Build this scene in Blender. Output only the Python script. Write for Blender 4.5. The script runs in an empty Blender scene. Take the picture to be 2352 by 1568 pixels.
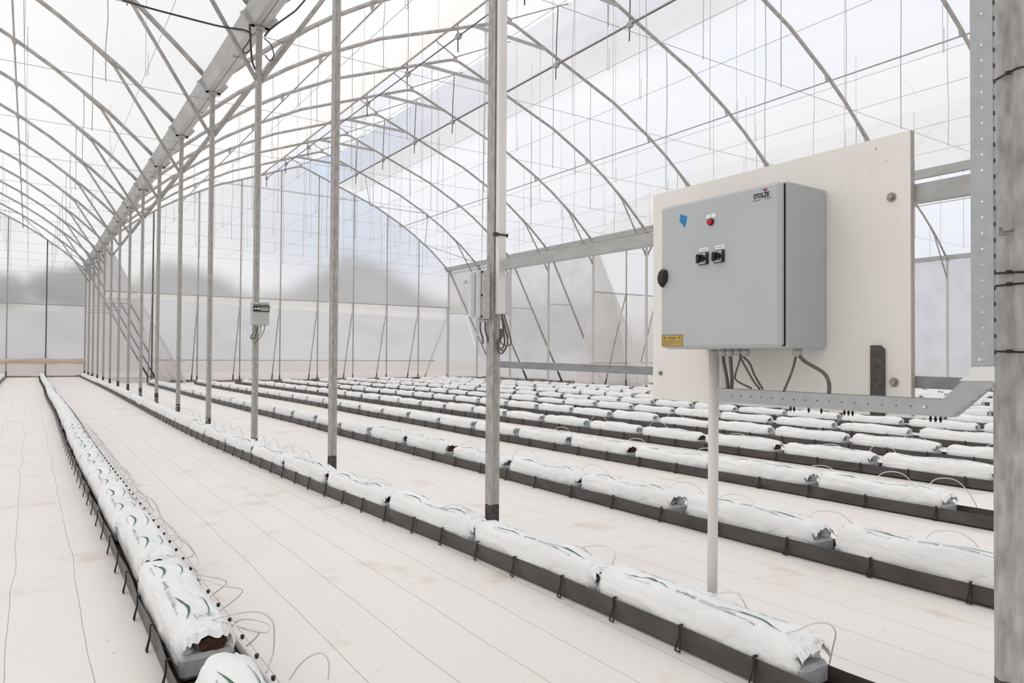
import bpy, math, random
from mathutils import Vector, Matrix, noise as mn
random.seed(7)
SC = bpy.context.scene
COL = SC.collection
PI = math.pi
# ------------------------------------------------------------------ layout constants (metres)
CAMH = 1.07756
XA, XS = 2.119, 15.69          # inner post line, right-hand wall line
SPAN = XS - XA
XR = XS + SPAN                 # far side of the third span
XL = XA - SPAN
FZ = 0.04                      # floor level while building; the whole scene is lowered by FZ at the end
def YK(k): return 3.315 + 2.5*k
K_LEFT, K_MID, K_RIGHT = 14, 10, 6
WIRE_Z = 4.72

# ------------------------------------------------------------------ materials
MATS = {}
def new_mat(name):
    m = bpy.data.materials.new(name); m.use_nodes = True
    nt = m.node_tree; nt.nodes.clear()
    out = nt.nodes.new('ShaderNodeOutputMaterial')
    return m, nt, out
def N(nt, t, **kw):
    n = nt.nodes.new(t)
    for k, v in kw.items():
        if k in n.inputs.keys(): n.inputs[k].default_value = v
        else: setattr(n, k, v)
    return n
def ramp(nt, stops):
    r = nt.nodes.new('ShaderNodeValToRGB')
    e = r.color_ramp.elements
    while len(e) < len(stops): e.new(0.5)
    for i, (p, c) in enumerate(stops):
        e[i].position = p; e[i].color = (c[0], c[1], c[2], 1)
    return r
def pbr(name, col, rough=.5, metal=0., col2=None, scale=20., stretch=(1,1,1), bump=0., bscale=None, detail=3., spec=.5, lo=.35, hi=.65):
    m, nt, out = new_mat(name)
    b = N(nt, 'ShaderNodeBsdfPrincipled'); b.inputs['Roughness'].default_value = rough
    b.inputs['Metallic'].default_value = metal; b.inputs['Specular IOR Level'].default_value = spec
    b.inputs['Base Color'].default_value = (*col, 1)
    L = nt.links
    if col2 is not None or bump:
        tc = N(nt, 'ShaderNodeTexCoord'); mp = N(nt, 'ShaderNodeMapping'); mp.inputs['Scale'].default_value = stretch
        L.new(tc.outputs['Object'], mp.inputs['Vector'])
        no = N(nt, 'ShaderNodeTexNoise'); no.inputs['Scale'].default_value = scale; no.inputs['Detail'].default_value = detail
        L.new(mp.outputs[0], no.inputs['Vector'])
        if col2 is not None:
            r = ramp(nt, [(lo, col), (hi, col2)]); L.new(no.outputs['Fac'], r.inputs[0]); L.new(r.outputs[0], b.inputs['Base Color'])
        if bump:
            src = no
            if bscale:
                src = N(nt, 'ShaderNodeTexNoise'); src.inputs['Scale'].default_value = bscale; L.new(mp.outputs[0], src.inputs['Vector'])
            bp = N(nt, 'ShaderNodeBump'); bp.inputs['Strength'].default_value = bump; bp.inputs['Distance'].default_value = .01
            L.new(src.outputs['Fac'], bp.inputs['Height']); L.new(bp.outputs[0], b.inputs['Normal'])
    L.new(b.outputs[0], out.inputs[0]); MATS[name] = m
    return m
def film(name, col, trans, tcol=(1,1,1), trl=.8, var=.06, scale=.6, stretch=(1,1,1), blur=False):
    """polyethylene sheet: part clear, part translucent, part matt"""
    m, nt, out = new_mat(name); L = nt.links
    if blur:   # slightly scattering sheet: things behind look soft
        tr = N(nt, 'ShaderNodeBsdfRefraction'); tr.inputs['Color'].default_value = (*tcol, 1); tr.inputs['Roughness'].default_value = .6; tr.inputs['IOR'].default_value = 1.06
    else:
        tr = N(nt, 'ShaderNodeBsdfTransparent'); tr.inputs[0].default_value = (*tcol, 1)
    tl = N(nt, 'ShaderNodeBsdfTranslucent'); di = N(nt, 'ShaderNodeBsdfDiffuse')
    tc = N(nt, 'ShaderNodeTexCoord'); mp = N(nt, 'ShaderNodeMapping'); mp.inputs['Scale'].default_value = stretch
    L.new(tc.outputs['Object'], mp.inputs['Vector'])
    no = N(nt, 'ShaderNodeTexNoise'); no.inputs['Scale'].default_value = scale; no.inputs['Detail'].default_value = 4
    L.new(mp.outputs[0], no.inputs['Vector'])
    c1 = tuple(max(0, c*(1-var)) for c in col); c2 = tuple(min(1, c*(1+var)) for c in col)
    r = ramp(nt, [(.3, c1), (.7, c2)]); L.new(no.outputs['Fac'], r.inputs[0])
    L.new(r.outputs[0], tl.inputs[0]); L.new(r.outputs[0], di.inputs[0])
    m1 = N(nt, 'ShaderNodeMixShader'); m1.inputs[0].default_value = 1-trl
    L.new(tl.outputs[0], m1.inputs[1]); L.new(di.outputs[0], m1.inputs[2])
    m2 = N(nt, 'ShaderNodeMixShader')
    mr = N(nt, 'ShaderNodeMapRange'); mr.inputs['From Min'].default_value = .3; mr.inputs['From Max'].default_value = .7
    mr.inputs['To Min'].default_value = max(0, trans-.06); mr.inputs['To Max'].default_value = min(1, trans+.06)
    L.new(no.outputs['Fac'], mr.inputs['Value']); L.new(mr.outputs[0], m2.inputs[0])
    L.new(m1.outputs[0], m2.inputs[1]); L.new(tr.outputs[0], m2.inputs[2]); L.new(m2.outputs[0], out.inputs[0])
    MATS[name] = m; return m

pbr('galv', (.30,.285,.27), .5, .25, (.56,.545,.525), 42, (1,1,.35), bump=.2, bscale=160, detail=8, lo=.25, hi=.75)
pbr('galv_pale', (.54,.53,.51), .5, .2, (.66,.65,.63), 30, (1,1,.2), lo=.3, hi=.7)
pbr('galv_arch', (.36,.34,.325), .55, .25, (.48,.46,.44), 8)
pbr('galv_rail', (.37,.375,.37), .45, .3, (.45,.455,.45), 40, (.3,.3,1), lo=.3, hi=.7)
pbr('rail_dull', (.22,.23,.235), .5, .3, (.30,.315,.32), 40, (.3,.3,1), lo=.3, hi=.7)
pbr('gutter_steel', (.47,.475,.475), .42, .3, (.58,.585,.585), 12, (1,.2,1), lo=.3, hi=.7)
pbr('light_cut_sheet', (.26,.25,.24), .8)  # dark grey picked to hold back light from behind the camera
pbr('tray_steel', (.37,.39,.40), .42, .35, (.43,.45,.46), 30, lo=.3, hi=.7)
pbr('ferrule', (.055,.05,.045), .65, 0, (.10,.09,.085), 60, bump=.2)
pbr('dark_steel', (.12,.115,.11), .5, .4)
pbr('wire', (.42,.41,.40), .5, .4)
pbr('bolt', (.42,.38,.35), .45, .5, (.3,.26,.24), 90)
pbr('zinc_bolt', (.75,.76,.77), .35, .5)
pbr('board', (.80,.765,.725), .55, 0, (.845,.815,.78), 2.5, bump=.05, bscale=60)
pbr('board_edge', (.40,.38,.35), .7, 0, (.5,.47,.43), 80)
pbr('grime', (.22,.20,.18), .8)
pbr('cabinet', (.455,.485,.50), .42, 0, (.48,.505,.52), 3, bump=.03, bscale=500)
pbr('cabinet_side', (.455,.485,.50), .42, 0, (.43,.455,.465), 5, bump=.03, bscale=500)
pbr('black_plastic', (.012,.012,.012), .35)
pbr('silver_plate', (.55,.55,.54), .4, .5)
pbr('red_lamp', (.55,.012,.012), .25)
pbr('white_label', (.88,.88,.89), .5)
pbr('blue_sticker', (.005,.20,.42), .5)
pbr('navy', (.01,.05,.24), .5)
pbr('red_print', (.7,.03,.03), .5)
pbr('ink', (.012,.012,.014), .6)
pbr('brass_plate', (.44,.30,.075), .45, .1, (.50,.35,.10), 30)
pbr('brass_ink', (.16,.11,.03), .6)
pbr('gland', (.50,.50,.49), .5)
pbr('grey_cable', (.15,.135,.12), .5, 0, (.11,.10,.09), 60)
pbr('dark_cable', (.055,.05,.045), .5)
pbr('white_pvc', (.80,.785,.765), .4, 0, (.74,.72,.70), 6, (1,1,.3))
pbr('box_grey', (.50,.50,.49), .5)
pbr('box_pale', (.66,.67,.67), .45)
pbr('dark_window', (.16,.155,.15), .2)
pbr('tape', (.74,.74,.73), .3)
pbr('trough', (.050,.042,.038), .45, 0, (.085,.075,.07), 14, (1,.4,1), lo=.3, hi=.7)
pbr('clip', (.016,.014,.013), .5)
pbr('slab', (.46,.47,.49), .6, 0, (.36,.37,.385), 25, bump=.3)
pbr('soil', (.05,.022,.012), .9, 0, (.09,.04,.02), 120, bump=.5)
pbr('green_print', (.03,.13,.065), .5)
pbr('grey_print', (.12,.14,.14), .6)
pbr('pale_print', (.30,.33,.33), .6)
pbr('drip_white', (.78,.77,.755), .4)
pbr('drip_black', (.02,.02,.02), .5)
pbr('green_valve', (.02,.20,.10), .4)
pbr('kerb_soil', (.16,.13,.11), .9, 0, (.30,.26,.22), 3, bump=.4)
pbr('earth', (.50,.475,.45), .95, 0, (.60,.57,.54), .6)
pbr('scrub', (.11,.115,.12), .95, 0, (.26,.26,.265), .35, detail=6)
pbr('trees', (.09,.11,.09), .95, 0, (.20,.22,.19), .9, detail=6)
pbr('curtain_roll', (.55,.44,.36), .6, 0, (.68,.57,.48), 3, (.4,1,4))

# bag plastic
def bag_mat():
    m, nt, out = new_mat('bag_film'); L = nt.links
    b = N(nt, 'ShaderNodeBsdfPrincipled'); b.inputs['Roughness'].default_value = .38
    b.inputs['Base Color'].default_value = (.79,.80,.80,1); b.inputs['Specular IOR Level'].default_value = .45
    tc = N(nt, 'ShaderNodeTexCoord'); mp = N(nt, 'ShaderNodeMapping'); mp.inputs['Scale'].default_value = (1,.35,1); mp.inputs['Rotation'].default_value = (0,0,.5)
    no = N(nt, 'ShaderNodeTexNoise'); no.inputs['Scale'].default_value = 8; no.inputs['Detail'].default_value = 2.5; no.inputs['Distortion'].default_value = 1.8
    L.new(tc.outputs['Object'], mp.inputs['Vector']); L.new(mp.outputs[0], no.inputs['Vector'])
    bp = N(nt, 'ShaderNodeBump'); bp.inputs['Strength'].default_value = .8; bp.inputs['Distance'].default_value = .022
    L.new(no.outputs['Fac'], bp.inputs['Height']); L.new(bp.outputs[0], b.inputs['Normal'])
    n2 = N(nt, 'ShaderNodeTexNoise'); n2.inputs['Scale'].default_value = 5; L.new(tc.outputs['Object'], n2.inputs['Vector'])
    r = ramp(nt, [(.35, (.84,.85,.85)), (.65, (.89,.895,.89))]); L.new(n2.outputs['Fac'], r.inputs[0]); L.new(r.outputs[0], b.inputs['Base Color'])
    L.new(b.outputs[0], out.inputs[0]); MATS['bag'] = m
bag_mat()

# ground cover: pinkish white woven sheet with marker lines every 25 cm, faint stains
def floor_mat():
    m, nt, out = new_mat('ground_cover'); L = nt.links
    b = N(nt, 'ShaderNodeBsdfPrincipled'); b.inputs['Roughness'].default_value = .6; b.inputs['Specular IOR Level'].default_value = .3
    tc = N(nt, 'ShaderNodeTexCoord'); geo = tc.outputs['Object']
    n1 = N(nt, 'ShaderNodeTexNoise'); n1.inputs['Scale'].default_value = .9; n1.inputs['Detail'].default_value = 5; L.new(geo, n1.inputs['Vector'])
    base = ramp(nt, [(.3, (.835,.79,.755)), (.7, (.865,.83,.80))]); L.new(n1.outputs['Fac'], base.inputs[0])
    # tan stains
    n2 = N(nt, 'ShaderNodeTexNoise'); n2.inputs['Scale'].default_value = 2.3; n2.inputs['Detail'].default_value = 7; n2.inputs['Roughness'].default_value = .65
    mp2 = N(nt, 'ShaderNodeMapping'); mp2.inputs['Location'].default_value = (3.1,7.7,0); L.new(geo, mp2.inputs['Vector']); L.new(mp2.outputs[0], n2.inputs['Vector'])
    st = ramp(nt, [(.57, (0,0,0)), (.72, (1,1,1))]); L.new(n2.outputs['Fac'], st.inputs[0])
    mx = N(nt, 'ShaderNodeMix', data_type='RGBA'); mx.inputs['B'].default_value = (.60,.47,.36,1)
    ms = N(nt, 'ShaderNodeMath', operation='MULTIPLY'); ms.inputs[1].default_value = .55
    L.new(st.outputs[0], ms.inputs[0]); L.new(ms.outputs[0], mx.inputs['Factor']); L.new(base.outputs[0], mx.inputs['A'])
    # small grey specks
    n3 = N(nt, 'ShaderNodeTexNoise'); n3.inputs['Scale'].default_value = 22; n3.inputs['Detail'].default_value = 4; L.new(geo, n3.inputs['Vector'])
    sp = ramp(nt, [(.70, (0,0,0)), (.76, (1,1,1))]); L.new(n3.outputs['Fac'], sp.inputs[0])
    mx2 = N(nt, 'ShaderNodeMix', data_type='RGBA'); mx2.inputs['B'].default_value = (.42,.38,.34,1)
    ms2 = N(nt, 'ShaderNodeMath', operation='MULTIPLY'); ms2.inputs[1].default_value = .5
    L.new(sp.outputs[0], ms2.inputs[0]); L.new(ms2.outputs[0], mx2.inputs['Factor']); L.new(mx.outputs['Result'], mx2.inputs['A'])
    # marker lines
    sx = N(nt, 'ShaderNodeSeparateXYZ'); L.new(geo, sx.inputs[0])
    n4 = N(nt, 'ShaderNodeTexNoise'); n4.inputs['Scale'].default_value = .5; n4.inputs['Detail'].default_value = 3; L.new(geo, n4.inputs['Vector'])
    wob = N(nt, 'ShaderNodeMath', operation='MULTIPLY_ADD'); wob.inputs[1].default_value = .10; L.new(n4.outputs['Fac'], wob.inputs[0]); L.new(sx.outputs['X'], wob.inputs[2])
    dv = N(nt, 'ShaderNodeMath', operation='DIVIDE'); dv.inputs[1].default_value = .242; L.new(wob.outputs[0], dv.inputs[0])
    fr = N(nt, 'ShaderNodeMath', operation='FRACT'); L.new(dv.outputs[0], fr.inputs[0])
    lt = N(nt, 'ShaderNodeMath', operation='LESS_THAN'); lt.inputs[1].default_value = .0125; L.new(fr.outputs[0], lt.inputs[0])
    mx3 = N(nt, 'ShaderNodeMix', data_type='RGBA'); mx3.inputs['B'].default_value = (.30,.28,.26,1)
    ms3 = N(nt, 'ShaderNodeMath', operation='MULTIPLY'); ms3.inputs[1].default_value = .75
    L.new(lt.outputs[0], ms3.inputs[0]); L.new(ms3.outputs[0], mx3.inputs['Factor']); L.new(mx2.outputs['Result'], mx3.inputs['A'])
    L.new(mx3.outputs['Result'], b.inputs['Base Color'])
    bp = N(nt, 'ShaderNodeBump'); bp.inputs['Strength'].default_value = .25; bp.inputs['Distance'].default_value = .03
    n5 = N(nt, 'ShaderNodeTexNoise'); n5.inputs['Scale'].default_value = 5; n5.inputs['Detail'].default_value = 2; L.new(geo, n5.inputs['Vector'])
    L.new(n5.outputs['Fac'], bp.inputs['Height']); L.new(bp.outputs[0], b.inputs['Normal'])
    L.new(b.outputs[0], out.inputs[0]); MATS['floor'] = m
floor_mat()

film('film_roof', (.93,.925,.92), .27, trl=.88, var=.012)
film('film_lap', (.95,.925,.90), .42, trl=.85, var=.02)
film('film_net', (.94,.94,.95), .42, trl=.85, var=.05, scale=2.2, stretch=(1,.15,1))
film('film_wall', (.88,.875,.875), .50, trl=.85, var=.03, blur=True)
film('film_wall_low', (.94,.93,.94), .36, trl=.8, var=.07, scale=1.5, stretch=(1,1,.5), blur=True)
film('film_band', (.95,.94,.92), .3, trl=.7, var=.02)
film('film_skirt', (.82,.775,.745), .12, trl=.6, var=.03, scale=1.2)
film('film_side', (.78,.76,.74), .24, trl=.8, var=.07, scale=1.3, blur=True)

# ------------------------------------------------------------------ mesh helper
class MB:
    def __init__(s): s.v = []; s.f = []; s.sm = []
    def add(s, vs, fs, smooth=False):
        o = len(s.v); s.v += [tuple(v) for v in vs]; s.f += [tuple(i+o for i in f) for f in fs]; s.sm += [smooth]*len(fs); return s
    def box(s, x0, x1, y0, y1, z0, z1):
        vs = [(x,y,z) for x in (x0,x1) for y in (y0,y1) for z in (z0,z1)]
        return s.add(vs, [(0,1,3,2),(4,6,7,5),(0,4,5,1),(2,3,7,6),(0,2,6,4),(1,5,7,3)])
    def bbox(s, x0, x1, y0, y1, z0, z1, r=.004):
        """box with chamfered edges"""
        r = min(r, (x1-x0)/2.01, (y1-y0)/2.01, (z1-z0)/2.01)
        vs = []; idx = {}
        for ix, x in enumerate((x0,x1)):
            for iy, y in enumerate((y0,y1)):
                for iz, z in enumerate((z0,z1)):
                    sx, sy, sz = (1-2*ix)*r, (1-2*iy)*r, (1-2*iz)*r
                    for a, d in enumerate(((0,sy,sz),(sx,0,sz),(sx,sy,0))):
                        idx[(ix,iy,iz,a)] = len(vs); vs.append((x+d[0], y+d[1], z+d[2]))
        g = lambda *k: idx[k]
        fs = []
        for i in (0,1):
            fs += [(g(i,0,0,0),g(i,0,1,0),g(i,1,1,0),g(i,1,0,0)), (g(0,i,0,1),g(1,i,0,1),g(1,i,1,1),g(0,i,1,1)), (g(0,0,i,2),g(0,1,i,2),g(1,1,i,2),g(1,0,i,2))]
            for j in (0,1):
                fs += [(g(i,j,0,0),g(i,j,1,0),g(i,j,1,1),g(i,j,0,1)), (g(i,0,j,0),g(i,1,j,0),g(i,1,j,2),g(i,0,j,2)), (g(0,i,j,1),g(1,i,j,1),g(1,i,j,2),g(0,i,j,2))]
                for k in (0,1): fs.append((g(i,j,k,0),g(i,j,k,1),g(i,j,k,2)))
        return s.add(vs, fs)
    def tube(s, pts, r, n=8, cap=True, smooth=True, rad=None, twist=0.):
        pts = [Vector(p) for p in pts]; m = len(pts)
        vs = []; nrm = None
        for i, p in enumerate(pts):
            t = (pts[min(i+1,m-1)] - pts[max(i-1,0)])
            if t.length < 1e-9: t = Vector((0,0,1))
            t.normalize()
            if nrm is None:
                a = Vector((0,0,1)) if abs(t.z) < .9 else Vector((1,0,0))
                nrm = (a - t*a.dot(t)).normalized()
            else:
                nrm = (nrm - t*nrm.dot(t)); 
                if nrm.length < 1e-6: nrm = t.orthogonal()
                nrm.normalize()
            b = t.cross(nrm)
            rr = rad[i] if rad else r
            for j in range(n):
                an = 2*PI*j/n + twist
                vs.append(p + nrm*math.cos(an)*rr + b*math.sin(an)*rr)
        fs = [(i*n+j, i*n+(j+1)%n, (i+1)*n+(j+1)%n, (i+1)*n+j) for i in range(m-1) for j in range(n)]
        s.add(vs, fs, smooth)
        if cap:
            o = len(s.v)-len(vs)
            s.f.append(tuple(o+j for j in reversed(range(n)))); s.sm.append(False)
            s.f.append(tuple(o+(m-1)*n+j for j in range(n))); s.sm.append(False)
        return s
    def bar(s, a, b, w, h, up=(0,0,1)):
        a = Vector(a); b = Vector(b); t = (b-a).normalized(); u = Vector(up)
        if abs(t.dot(u)) > .95: u = Vector((1,0,0))
        u = (u - t*u.dot(t)).normalized(); c = t.cross(u)
        vs = [p + c*sx*w/2 + u*sy*h/2 for p in (a,b) for sx, sy in ((-1,-1),(1,-1),(1,1),(-1,1))]
        return s.add(vs, [(3,2,1,0),(4,5,6,7),(0,1,5,4),(1,2,6,5),(2,3,7,6),(3,0,4,7)])
    def extr(s, prof, a, b, up=(0,0,1), closed=True, smooth=False):
        """profile (u,v) swept from a to b; u sideways, v along up"""
        a = Vector(a); b = Vector(b); t = (b-a).normalized(); u = Vector(up)
        u = (u - t*u.dot(t)).normalized(); c = t.cross(u); n = len(prof)
        vs = [p + c*q[0] + u*q[1] for p in (a,b) for q in prof]
        fs = [(i, (i+1)%n, n+(i+1)%n, n+i) for i in range(n if closed else n-1)]
        s.add(vs, fs, smooth)
        if closed:
            o = len(s.v)-2*n; s.f.append(tuple(o+i for i in reversed(range(n)))); s.sm.append(False)
            s.f.append(tuple(o+n+i for i in range(n))); s.sm.append(False)
        return s
    def cyl(s, a, b, r, n=16, r2=None):
        return s.tube([a,b], r, n, rad=[r, r if r2 is None else r2])
    def sphere(s, c, r, n=12, m=8, sc=(1,1,1)):
        vs = []; fs = []
        for i in range(m+1):
            th = PI*i/m
            for j in range(n):
                ph = 2*PI*j/n; vs.append((c[0]+r*sc[0]*math.sin(th)*math.cos(ph), c[1]+r*sc[1]*math.sin(th)*math.sin(ph), c[2]+r*sc[2]*math.cos(th)))
        for i in range(m):
            for j in range(n): fs.append((i*n+j, (i+1)*n+j, (i+1)*n+(j+1)%n, i*n+(j+1)%n))
        return s.add(vs, fs, True)
    def mesh(s, name):
        me = bpy.data.meshes.new(name); me.from_pydata(s.v, [], s.f); me.validate()
        if len(me.polygons) == len(s.sm): me.polygons.foreach_set('use_smooth', s.sm)
        me.update(); return me
    def build(s, name, mat, parent=None, loc=(0,0,0), rot=(0,0,0)):
        me = s.mesh(name); me.materials.append(MATS[mat])
        return link(name, me, parent, loc, rot)
def link(name, me, parent=None, loc=(0,0,0), rot=(0,0,0)):
    o = bpy.data.objects.new(name, me); COL.objects.link(o)
    o.location = loc; o.rotation_euler = rot
    if parent: o.parent = parent
    return o
def thing(name, label, cat, loc=(0,0,0), group=None, rot=(0,0,0)):
    o = bpy.data.objects.new(name, None); o.empty_display_size = .1; COL.objects.link(o)
    o.location = loc; o.rotation_euler = rot
    return tag(o, label, cat, group)
def tag(o, label, cat, group=None, kind=None):
    o['label'] = label; o['category'] = cat
    if group: o['group'] = group
    if kind: o['kind'] = kind
    return o
def struct(o, label, cat):
    o['kind'] = 'structure'; o['label'] = label; o['category'] = cat; return o
def sub(p, q, parent):   # point relative to a parent's location
    return tuple(a-b for a, b in zip(p, q))
def ordn(i): return '%d%s' % (i, 'th' if 10 <= i % 100 <= 20 else {1:'st',2:'nd',3:'rd'}.get(i % 10, 'th'))
def smooth_path(pts, n=6):
    P = [Vector(p) for p in pts]; out = []
    for i in range(len(P)-1):
        p0 = P[max(i-1,0)]; p1 = P[i]; p2 = P[i+1]; p3 = P[min(i+2,len(P)-1)]
        for j in range(n):
            t = j/n
            out.append(.5*((2*p1)+(-p0+p2)*t+(2*p0-5*p1+4*p2-p3)*t*t+(-p0+3*p1-3*p2+p3)*t**3))
    out.append(P[-1]); return out
def lerp_tab(tab, x):
    if x <= tab[0][0]: return tab[0][1]
    for (a, b), (c, d) in zip(tab, tab[1:]):
        if x <= c: return b + (d-b)*(x-a)/(c-a)
    return tab[-1][1]
def text_mesh(s, size, bold=0.):
    cu = bpy.data.curves.new('t', 'FONT'); cu.body = s; cu.size = size; cu.align_x = 'CENTER'; cu.align_y = 'CENTER'; cu.offset = bold
    cu.resolution_u = 3
    o = bpy.data.objects.new('t', cu); COL.objects.link(o)
    dg = bpy.context.evaluated_depsgraph_get(); me = bpy.data.meshes.new_from_object(o.evaluated_get(dg))
    vs = [tuple(v.co) for v in me.vertices]; fs = [tuple(p.vertices) for p in me.polygons]
    bpy.data.objects.remove(o); bpy.data.curves.remove(cu); bpy.data.meshes.remove(me)
    return vs, fs

# ------------------------------------------------------------------ roof profile, symmetric about each ridge
PROF = [(0,8.635),(.12,8.62),(.3,8.555),(1.0,8.29),(1.5,8.09),(2.5,7.71),(3.15,7.46),(4.35,6.83),(5.0,6.42),(5.85,5.80),(6.3,5.40),(6.785,4.95)]
def zroof(u): return lerp_tab(PROF, abs(u))
def spans(): return [('left', XL, XA, -1, K_LEFT), ('middle', XA, XS, -1, K_MID), ('right', XS, XR, -1, K_RIGHT)]

# ------------------------------------------------------------------ floor, outside ground
Y_NEAR = -14.
mb = MB()
def patch(mb, x0, x1, y0, y1, nx, ny, f):
    vs = [(x0+(x1-x0)*i/nx, y0+(y1-y0)*j/ny, f(x0+(x1-x0)*i/nx, y0+(y1-y0)*j/ny)) for j in range(ny+1) for i in range(nx+1)]
    fs = [(j*(nx+1)+i, j*(nx+1)+i+1, (j+1)*(nx+1)+i+1, (j+1)*(nx+1)+i) for j in range(ny) for i in range(nx)]
    mb.add(vs, fs, True)
def fz(x, y): return FZ + .006*mn.noise(Vector((x*.9, y*.5, 0))) - .006
mb = MB()
patch(mb, XL, XA+.6, Y_NEAR, YK(14)+.1, 60, 170, fz)
patch(mb, XA+.6, XS+.5, Y_NEAR, YK(10)+1.0, 56, 130, fz)
patch(mb, XS+.5, XR, Y_NEAR, YK(6)+1.0, 52, 88, fz)
struct(mb.build('floor', 'floor'), 'pinkish white woven ground cover sheet with thin dark marker lines', 'floor')
mb = MB()
patch(mb, -90, 110, -60, 140, 40, 40, lambda x, y: FZ-.03-.0*x)
struct(mb.build('trim_1', 'earth'), 'pale bare earth outside the greenhouse', 'ground')
def kerb(n, pts, w, lab):
    mb = MB(); rng = random.Random(n)
    path = []
    for a, b in zip(pts, pts[1:]):
        L = (Vector(b)-Vector(a)).length; m = max(2, int(L/.35))
        for i in range(m): path.append(Vector(a).lerp(Vector(b), i/m))
    path.append(Vector(pts[-1]))
    vs = []; nn = 6
    for i, p in enumerate(path):
        t = (path[min(i+1,len(path)-1)]-path[max(0,i-1)]).normalized(); c = Vector((t.y,-t.x,0))
        ww = w*(1+.35*rng.uniform(-1,1)); hh = .07+.06*rng.random()
        for j in range(nn):
            a = PI*j/(nn-1); vs.append(p + c*math.cos(a)*ww + Vector((0,0,math.sin(a)*hh - .02)))
    fs = [(i*nn+j, i*nn+j+1, (i+1)*nn+j+1, (i+1)*nn+j) for i in range(len(path)-1) for j in range(nn-1)]
    mb.add(vs, fs, False)
    struct(mb.build('trim_%d' % n, 'kerb_soil'), lab, 'soil edge')
kerb(2, [(XA+2.3, YK(10)+1.2, FZ), (XS+.4, YK(10)+1.2, FZ), (XS+2.75, YK(10)+1.2, FZ)], .22, 'low ridge of dark soil along the foot of the middle back wall')
kerb(3, [(XS+2.75, YK(6)+1.3, FZ), (XS+2.75, YK(10)+1.2, FZ)], .22, 'low ridge of dark soil along the foot of the sloping right wall')
kerb(4, [(XL, YK(14)+.15, FZ), (XA+.3, YK(14)+.15, FZ)], .16, 'low ridge of dark soil along the foot of the left back wall')
kerb(5, [(XA+2.8, YK(10)+1.0, FZ), (XA+2.8, YK(14)+.2, FZ)], .18, 'low ridge of dark soil along the foot of the sloping film behind the posts')
kerb(6, [(XS+2.9, YK(6)+1.2, FZ), (XR, YK(6)+1.2, FZ)], .18, 'low ridge of dark soil along the foot of the right span back wall')

# ------------------------------------------------------------------ film roofs and walls
def roof_strip(mb, xc, u0, u1, y0, y1, off, nu=24, ny=20):
    us = [u0+(u1-u0)*i/nu for i in range(nu+1)]
    vs = []; 
    for j in range(ny+1):
        y = y0+(y1-y0)*j/ny
        for u in us: vs.append((xc+u, y, zroof(u)+off))
    fs = [(j*(nu+1)+i, j*(nu+1)+i+1, (j+1)*(nu+1)+i+1, (j+1)*(nu+1)+i) for j in range(ny) for i in range(nu)]
    mb.add(vs, fs, True)
for n, (nm, x0, x1, k0, k1) in enumerate(spans()):
    xc = (x0+x1)/2; y0 = Y_NEAR; y1 = YK(k1)+.05; h = SPAN/2-.02
    mb = MB(); roof_strip(mb, xc, -h, -1.5, y0, y1, .05, 30, 2); roof_strip(mb, xc, 1.5, h, y0, y1, .05, 30, 2)
    struct(mb.build('ceiling', 'film_roof'), 'curved white translucent film roof of the %s span' % nm, 'roof film')
    mb = MB()
    for s in (-1, 1):     # raised vent wings, hinged at the ridge
        vs = []
        for j in range(41):
            y = y0+(y1-y0)*j/40
            for i in range(7):
                t = i/6; vs.append((xc+s*(.02+1.66*t), y, 8.74+.83*t + .03*math.sin(PI*t) + .015*mn.noise(Vector((y*.8, t*3, s)))))
        mb.add(vs, [(j*7+i, j*7+i+1, (j+1)*7+i+1, (j+1)*7+i) for j in range(40) for i in range(6)], True)
    struct(mb.build('ceiling', 'film_roof'), 'pair of raised white film vent wings above the ridge of the %s span' % nm, 'roof vent')
    mb = MB()
    for s in (-1, 1):
        vs = []
        for j in range(81):
            y = y0+(y1-y0)*j/80
            for i in range(9):
                t = i/8; vs.append((xc+s*(1.50+.18*t + .05*math.sin(PI*t)+ .035*mn.noise(Vector((y*.5+t*2.5, t*5, s)))), y, 8.10+1.46*t))
        mb.add(vs, [(j*9+i, j*9+i+1, (j+1)*9+i+1, (j+1)*9+i) for j in range(80) for i in range(8)], True)
    struct(mb.build('ceiling', 'film_net'), 'wrinkled grey insect netting closing the open ridge vents of the %s span' % nm, 'vent netting')
    mb = MB(); roof_strip(mb, xc, -2.26, -1.5, y0, y1, .075, 4, 2); roof_strip(mb, xc, 1.5, 2.26, y0, y1, .075, 4, 2)
    struct(mb.build('ceiling', 'film_lap'), 'beige double lap of roof film below the vent purlins of the %s span' % nm, 'roof film')

def gable(mb, x0, x1, y, zb):
    xc = (x0+x1)/2; h = SPAN/2; n = 60; us = [-h+2*h*i/n for i in range(n+1)]
    us = sorted(set([round(u, 4) for u in us] + [-.3, -.12, 0., .12, .3, -1., 1., -1.5, 1.5])); n = len(us)-1
    vs = [(xc+u, y, zb) for u in us] + [(xc+u, y, zroof(u)+.05) for u in us]
    mb.add(vs, [(i, i+1, n+1+i+1, n+1+i) for i in range(n)], True)
def wsheet(mb, p00, p10, p01, p11, nx, nz, amp=.02, seed=0.):
    p00, p10, p01, p11 = map(Vector, (p00, p10, p01, p11)); nr = (p10-p00).cross(p01-p00).normalized()
    vs = []
    for j in range(nz+1):
        for i in range(nx+1):
            u, v = i/nx, j/nz
            p = (p00*(1-u)+p10*u)*(1-v) + (p01*(1-u)+p11*u)*v
            e = min(1, 6*min(u,1-u))*min(1, 6*min(v,1-v)) if nx > 3 else 0
            vs.append(p + nr*amp*e*mn.noise(Vector((p.x*1.3+p.y*1.3+seed, p.z*2.2+p.x*.6, seed))))
    mb.add(vs, [(j*(nx+1)+i, j*(nx+1)+i+1, (j+1)*(nx+1)+i+1, (j+1)*(nx+1)+i) for j in range(nz) for i in range(nx)], True)
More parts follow.
